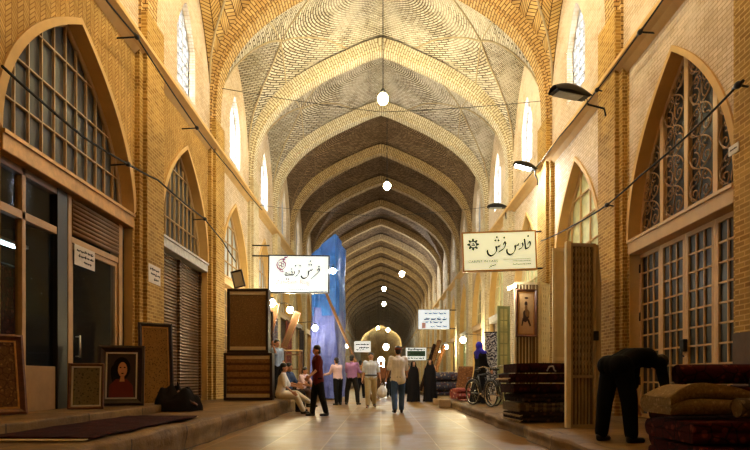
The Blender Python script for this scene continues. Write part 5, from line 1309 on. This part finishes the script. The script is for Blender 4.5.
text_mesh('CARPET IN FARS', 30*k_, (S(118,0)[0], yy, S(0,302)[1]), INKG, sg, 'latin_lettering').scale = (1.06,1,1)
mb = MB(); rows(mb, 470, 612, 296, S, 3, 4*k_, yy); rows(mb, 470, 612, 322, S, 4, 5*k_, yy); nib(mb, [S(395,282), S(612,282)], 2.5*k_, PI/2, yy, .006); mb.build('small_lettering', INKG, sg)
GRN = m_plain('dark_green_emblem', hexc(40,60,36), .5); mb = MB(); ex, ez = S(160,158); r0 = 26*k_
ring = [(ex+r0*math.cos(2*PI*i/24), ez+r0*math.sin(2*PI*i/24)) for i in range(25)]
for a, b in zip(ring, ring[1:]): nib(mb, [a, b], 8*k_, .9, yy)
for i in range(8):
    a = PI/4*i; R2 = Matrix.Rotation(a, 2); pts = [R2 @ Vector(q) for q in ((28*k_,-9*k_),(40*k_,-8*k_),(50*k_,0),(40*k_,8*k_),(28*k_,9*k_))]; mb.prism([(ex+q.x, ez+q.y) for q in pts], yy-.012, yy)
for a, b in (((-12,-8),(12,-8)),((12,-8),(0,12)),((0,12),(-12,-8))): nib(mb, [(ex+a[0]*k_, ez+a[1]*k_), (ex+b[0]*k_, ez+b[1]*k_)], 6*k_, .9, yy)
mb.build('round_emblem', GRN, sg)
def brackets(root, x0, x1, zs, y=0.04, r=.025):
    mb = MB()
    for z in zs: mb.tube([(x0, y, z), (x1, y, z)], r, 8)
    mb.build('wall_bracket', M['iron'], root)
brackets(sg, w_/2-.02, W-.19-c.x, (h_/2-.02, -h_/2+.05))
# left: white sign with rose paisley
Y = 19.4; A, B = P(268.5, 255.5, Y), P(329.5, 293.5, Y); c = (A+B)/2; w_ = B.x-A.x; h_ = A.z-B.z
sl = lightbox('bluish white lit shop sign with rose paisley emblem and Persian lettering, left side', c, w_, h_, M['iron'], m_face('white_lit_panel', (.74,.85,1), .42), roll=.012)
def S(u, v): return ((u-328)/570*w_, (229-v)/352*h_)
lt = MB(); k_ = w_/570
nib(lt, [S(500,192), S(512,176), S(520,192), S(512,208), S(492,228), S(448,268)], 13*k_, .9, yy); dot(lt, *S(516,156), 18*k_, yy)
nib(lt, [S(455,180), S(448,196), S(437,188), S(430,202), S(416,200)], 9*k_, .9, yy); nib(lt, [S(418,205), S(416,240), S(392,264), S(366,266), S(350,246)], 14*k_, .9, yy)
for u, v in ((424,142),(446,142),(434,108)): dot(lt, *S(u,v), 18*k_, yy)
nib(lt, [S(330,190), S(332,212), S(320,234), S(298,250)], 11*k_, .9, yy); dot(lt, *S(340,152), 18*k_, yy); dot(lt, *S(298,152), 18*k_, yy)
nib(lt, [S(288,206), S(284,232), S(264,238), S(250,234)], 11*k_, .9, yy); nib(lt, [S(262,200), S(268,222), S(256,238), S(236,238)], 10*k_, .9, yy); dot(lt, *S(262,182), 14*k_, yy)
nib(lt, [S(238,220), S(234,240), S(214,242), S(200,232), S(208,216), S(222,228), S(206,244)], 9*k_, .9, yy)
for u in (216, 236): dot(lt, *S(u,276), 17*k_, yy)
lt.build('persian_lettering', INK, sl)
mb = MB(); cx, cz = S(160,140)
pts = [(200,100),(168,92),(136,112),(124,146),(140,180),(172,188),(198,166),(204,132),(182,108),(198,84),(222,72)]
nib(mb, [S(*q) for q in pts], 10*k_, .9, yy); nib(mb, [S(180,90), S(196,76), S(216,78)], 9*k_, .9, yy)
for u, v, r in ((152,138,16),(176,150,14),(160,164,13),(178,124,12)):
    rg = [(u+r*math.cos(2*PI*i/12), v+r*math.sin(2*PI*i/12)) for i in range(13)]; nib(mb, [S(*q) for q in rg], 5*k_, .9, yy)
nib(mb, [S(150,196), S(172,212), S(190,206)], 6*k_, .9, yy); nib(mb, [S(172,190), S(180,212)], 5*k_, .9, yy)
mb.build('paisley_emblem', INKP, sl)
text_mesh('Zandieh Rug', 60*k_, (S(112,0)[0], yy, S(0,322)[1]), INKPK, sl, 'latin_lettering').scale = (1.05,1,1)
mb = MB(); rows(mb, 110, 410, 368, S, 8, 5*k_, yy); rows(mb, 420, 590, 384, S, 9, 5*k_, yy); dot(mb, *S(64,362), 12*k_, yy); mb.build('small_lettering', INKB, sl)
brackets(sl, -w_/2+.02, -W+.19-c.x, (h_/2-.02, h_/2+.34, -h_/2+.05))
# further signs
def small_sign(label, x0, t0, x1, t1, Y, face, s, fmat, hang, writing):
    A, B = P(x0, t0, Y), P(x1, t1, Y); c = (A+B)/2; w_, h_ = B.x-A.x, A.z-B.z; r = lightbox(label, c, w_, h_, fmat, m_face('sign_panel', face, s), depth=.12, fw=.03)
    for nm, mat, items in writing:
        for it in items:
            mb = MB()
            if it[0] == 'row': rows(mb, it[1], it[2], it[3], lambda u, v: ((u-50)/100*w_, (50-v)/100*h_), it[4], it[5]*h_, -.05)
            else: mb.box(((it[1]-50)/100*w_, -.054, (50-it[4])/100*h_), ((it[3]-50)/100*w_, -.047, (50-it[2])/100*h_))
            mb.build(nm, mat, r)
    if hang == 'wall':
        s_ = 1 if c.x > 0 else -1; brackets(r, s_*(w_/2-.02), s_*(W-.19)-c.x, (h_/2-.03, -h_/2+.06), r=.03)
    else:
        mb = MB()
        for e in (-1, 1): mb.tube([(e*w_*.42, 0, h_/2-.01), (e*w_*.42, 0, hang-c.z)], .008, 5)
        mb.build('hanging_cord', M['iron'], r)
    return r
small_sign('pale blue-white sign on a wall bracket further down the right side', 418, 309.5, 449.5, 329.5, 33.3, (.74,.85,1), .6, M['palebeam'], 'wall', [('lettering', INKB, [('row', 22, 92, 18, 1, .05), ('row', 20, 90, 48, 2, .07), ('row', 24, 80, 62, 3, .05), ('row', 40, 92, 84, 5, .04)]), ('pink_mark', INKPK, [('bar', 12, 66, 24, 94)])])
small_sign('small green and white sign above the pair in black chadors', 405.5, 347.5, 426.5, 360.5, 42.3, (.86,.92,.90), .6, M['palebeam'], 'wall', [('green_band', m_plain('green_sign_band', hexc(40,84,66), .5), [('bar', 8, 26, 94, 68)]), ('lettering', flat('white_sign_ink', (.8,.85,.8)), [('bar', 16, 44, 88, 50)]), ('small_lettering', INKG, [('row', 12, 90, 14, 4, .10), ('row', 12, 90, 82, 7, .08)])])
small_sign('small white hanging sign with dark lettering beside the blue tarpaulin', 354, 341, 371, 352.5, 33.0, (.9,.92,.92), .6, M['palebeam'], 4.6, [('lettering', INK, [('row', 12, 90, 30, 12, .10), ('row', 30, 88, 58, 14, .12), ('row', 14, 60, 76, 15, .08)])])
# paper notices
def notice(label, c, w_, h_, ry, nx):
    r = thing('paper_notice', label, 'notice', c, ry); mb = MB(); mb.box((-w_/2, -.004, -h_/2), (w_/2, .002, h_/2)); mb.build('sheet', flat('white_paper', hexc(214,204,190)), r)
    mb = MB()
    for k, (a, b) in enumerate(((.12,.9),(.2,.92),(.45,.8))): rows(mb, a*100, b*100, 24+k*26, lambda u, v: ((u-50)/100*w_, (50-v)/100*h_), 20+k+nx, h_*.07, -.004)
    mb.build('lettering', INK, r)
notice('white paper notice taped inside the glazed shop door at the left', (-W-.10, 9.02, PZ(258, 9.02*1.0)), .62, .32, PI/2, 0)
notice('white paper notice pasted on the brick pillar at the left', (-W+PP+.003, RY(-1)-.08, PZ(271.5, FOC*4.5/234)), .58, .36, PI/2, 5)
# tube lamp in the left shop, and a rug hanging there
tl = thing('tube_lamp', 'bluish fluorescent tube glowing inside the dark left shop', 'lamp', (-5.75, 8.56, 2.98)); mb = MB(); mb.cyl((0,-.45,0),(0,.45,0),.02); mb.build('tube', emitter((.6,.9,1), 26), tl); mb = MB(); mb.box((-.05,-.5,.03),(.05,.5,.08)); mb.cyl((0,-.3,.08),(0,-.3,.68),.01); mb.cyl((0,.3,.08),(0,.3,.68),.01); mb.build('fitting', M['palebeam'], tl)
hr_ = thing('hanging_rug', 'dark red rug hanging inside the left shop behind the glass', 'rug', (-5.6, 8.35, .5)); mb = MB(); mb.grid(lambda u, v: Vector((.02*math.sin(u*9), (u-.5)*.7, v*2.1)), 16, 10); o = mb.build('pile', R_red, hr_); sm = o.modifiers.new('thick', 'SOLIDIFY'); sm.thickness = .02
mb = MB(); mb.tube([(0,-.4,2.12),(0,.4,2.12)], .02, 8); mb.cyl((0,-.38,-.15),(0,-.38,2.12),.015); mb.cyl((0,.38,-.15),(0,.38,2.12),.015); mb.build('rail', M['iron'], hr_)
# cables ---------------------------------------------------------------------
def wp(px, py, s, off): Y = FOC*(W-off)/abs(px-VX); return Vector((s*(W-off), Y, PZ(py, Y)))
def cable(label, pts, r, extra=None):
    root = thing('cable', label, 'cable', pts[0]); o = pts[0]; Q = []
    for i in range(len(pts)-1):
        a, b = pts[i]-o, pts[i+1]-o; L = (b-a).length
        for k in range(6): t = k/6; Q.append(a+(b-a)*t+Vector((0,0,-.03*L*t*(1-t)*1.2)))
    Q.append(pts[-1]-o); mb = MB(); mb.tube(Q, r, 6); mb.build('wire', M['tyre'], root)
    if extra:
        for p in extra:
            mb = MB(); p = p-o; mb.cyl(p+Vector((0,-.10,0)), p+Vector((0,.10,0)), .02, 8); s = 1 if (p+o).x > 0 else -1; wl_ = (W-PP-.004 if min(abs((p+o).y-RY(j)) for j in range(J0, J1)) < .7 else W-.006)-abs((p+o).x); mb.tube([p, p+Vector((s*wl_,0,-.02))], .015, 6); mb.ell(p, (.045,.06,.045)); mb.build('insulator', M['iron'], root)
    return root
cable('thick black cable crossing the nearest left arch and looping along the left pillars', [wp(*q, -1, .30) for q in ((2,66),(40,100),(85,138),(128,164),(158,180),(205,219),(222,240),(236,262))], .018, [wp(128,164,-1,.30), wp(205,219,-1,.30)])
cable('pair-thick wire running up along the left ledge on insulators', [wp(*q, -1, .36) for q in ((100,-8),(137,37),(197,128),(232,172),(262,210))], .016, [wp(137,37,-1,.36), wp(197,128,-1,.36)])
cable('black cable crossing the nearest right arch and drooping to the cream sign', [wp(*q, 1, .30) for q in ((738,85),(690,133),(640,176),(607,205),(572,226),(541,241))], .016, [wp(738,85,1,.30), wp(607,205,1,.30)])
cable('wire running along the right ledge on insulators', [wp(*q, 1, .28) for q in ((668,-8),(640,32),(597,90),(560,136),(524,182))], .016, [wp(640,32,1,.28), wp(597,90,1,.28)])
cable('thin wire strung across the passage beneath the first pale arch', [Vector((-W+.17, 15.7, PZ(88, 15.7))), Vector((0, 15.9, PZ(112, 15.9))), Vector((W-.17, 15.7, PZ(101, 15.7)))], .008)
cable('thin wire strung across the passage beneath the second pale arch', [Vector((-W+.17, 20.5, PZ(205, 20.5))), Vector((0, 20.5, PZ(214, 20.2))), Vector((W-.17, 20.5, PZ(205, 20.5)))], .008)
# dado and plate on the right pillar
mb = MB(); y0 = RY(-2)-.62; mb.box((W-PP-.03, y0, 0), (W-.05, y0+1.04, PZ(333, 7.05))); struct('baseboard_right', mb, m_plain('dark_stone_dado', hexc(84,62,42), .6, var=.3))
jb = thing('number_plate', 'small white plate fixed on the nearest right brick pillar', 'plate', (W-PP-.007, 7.13, PZ(145, 7.0)), -PI/2); mb = MB(); mb.box((-.10,-.008,-.06),(.10,.006,.06), bevel=.003); mb.build('plate', flat('white_enamel', hexc(220,216,206)), jb); mb = MB(); rows(mb, 20, 84, 50, lambda u, v: ((u-50)/100*.2, (50-v)/100*.12), 2, .012, -.008); mb.build('lettering', INK, jb)
# ---------------------------------------------------------------- camera, light
cam = bpy.data.cameras.new('camera'); co = bpy.data.objects.new('camera', cam); COL.objects.link(co)
co.location = (0,0,CAMZ); co.rotation_euler = (PI/2,0,0)
cam.sensor_width = 36; cam.lens = FOC/750*36; cam.shift_x = -(VX-375)/750; cam.shift_y = (VY-225)/750
cam.clip_end = 300; cam.clip_start = .05
SC.camera = co
w = bpy.data.worlds.new('sky'); SC.world = w; w.use_nodes = True
bg = w.node_tree.nodes['Background']; bg.inputs[0].default_value = (.80,.90,1,1); bg.inputs[1].default_value = 38.0
SC.view_settings.view_transform = 'Standard'; SC.view_settings.look = 'None'; SC.view_settings.gamma = 1
SC.view_settings.exposure = 0.0
SC.cycles.sample_clamp_indirect = 4; SC.cycles.max_bounces = 6; SC.cycles.diffuse_bounces = 4
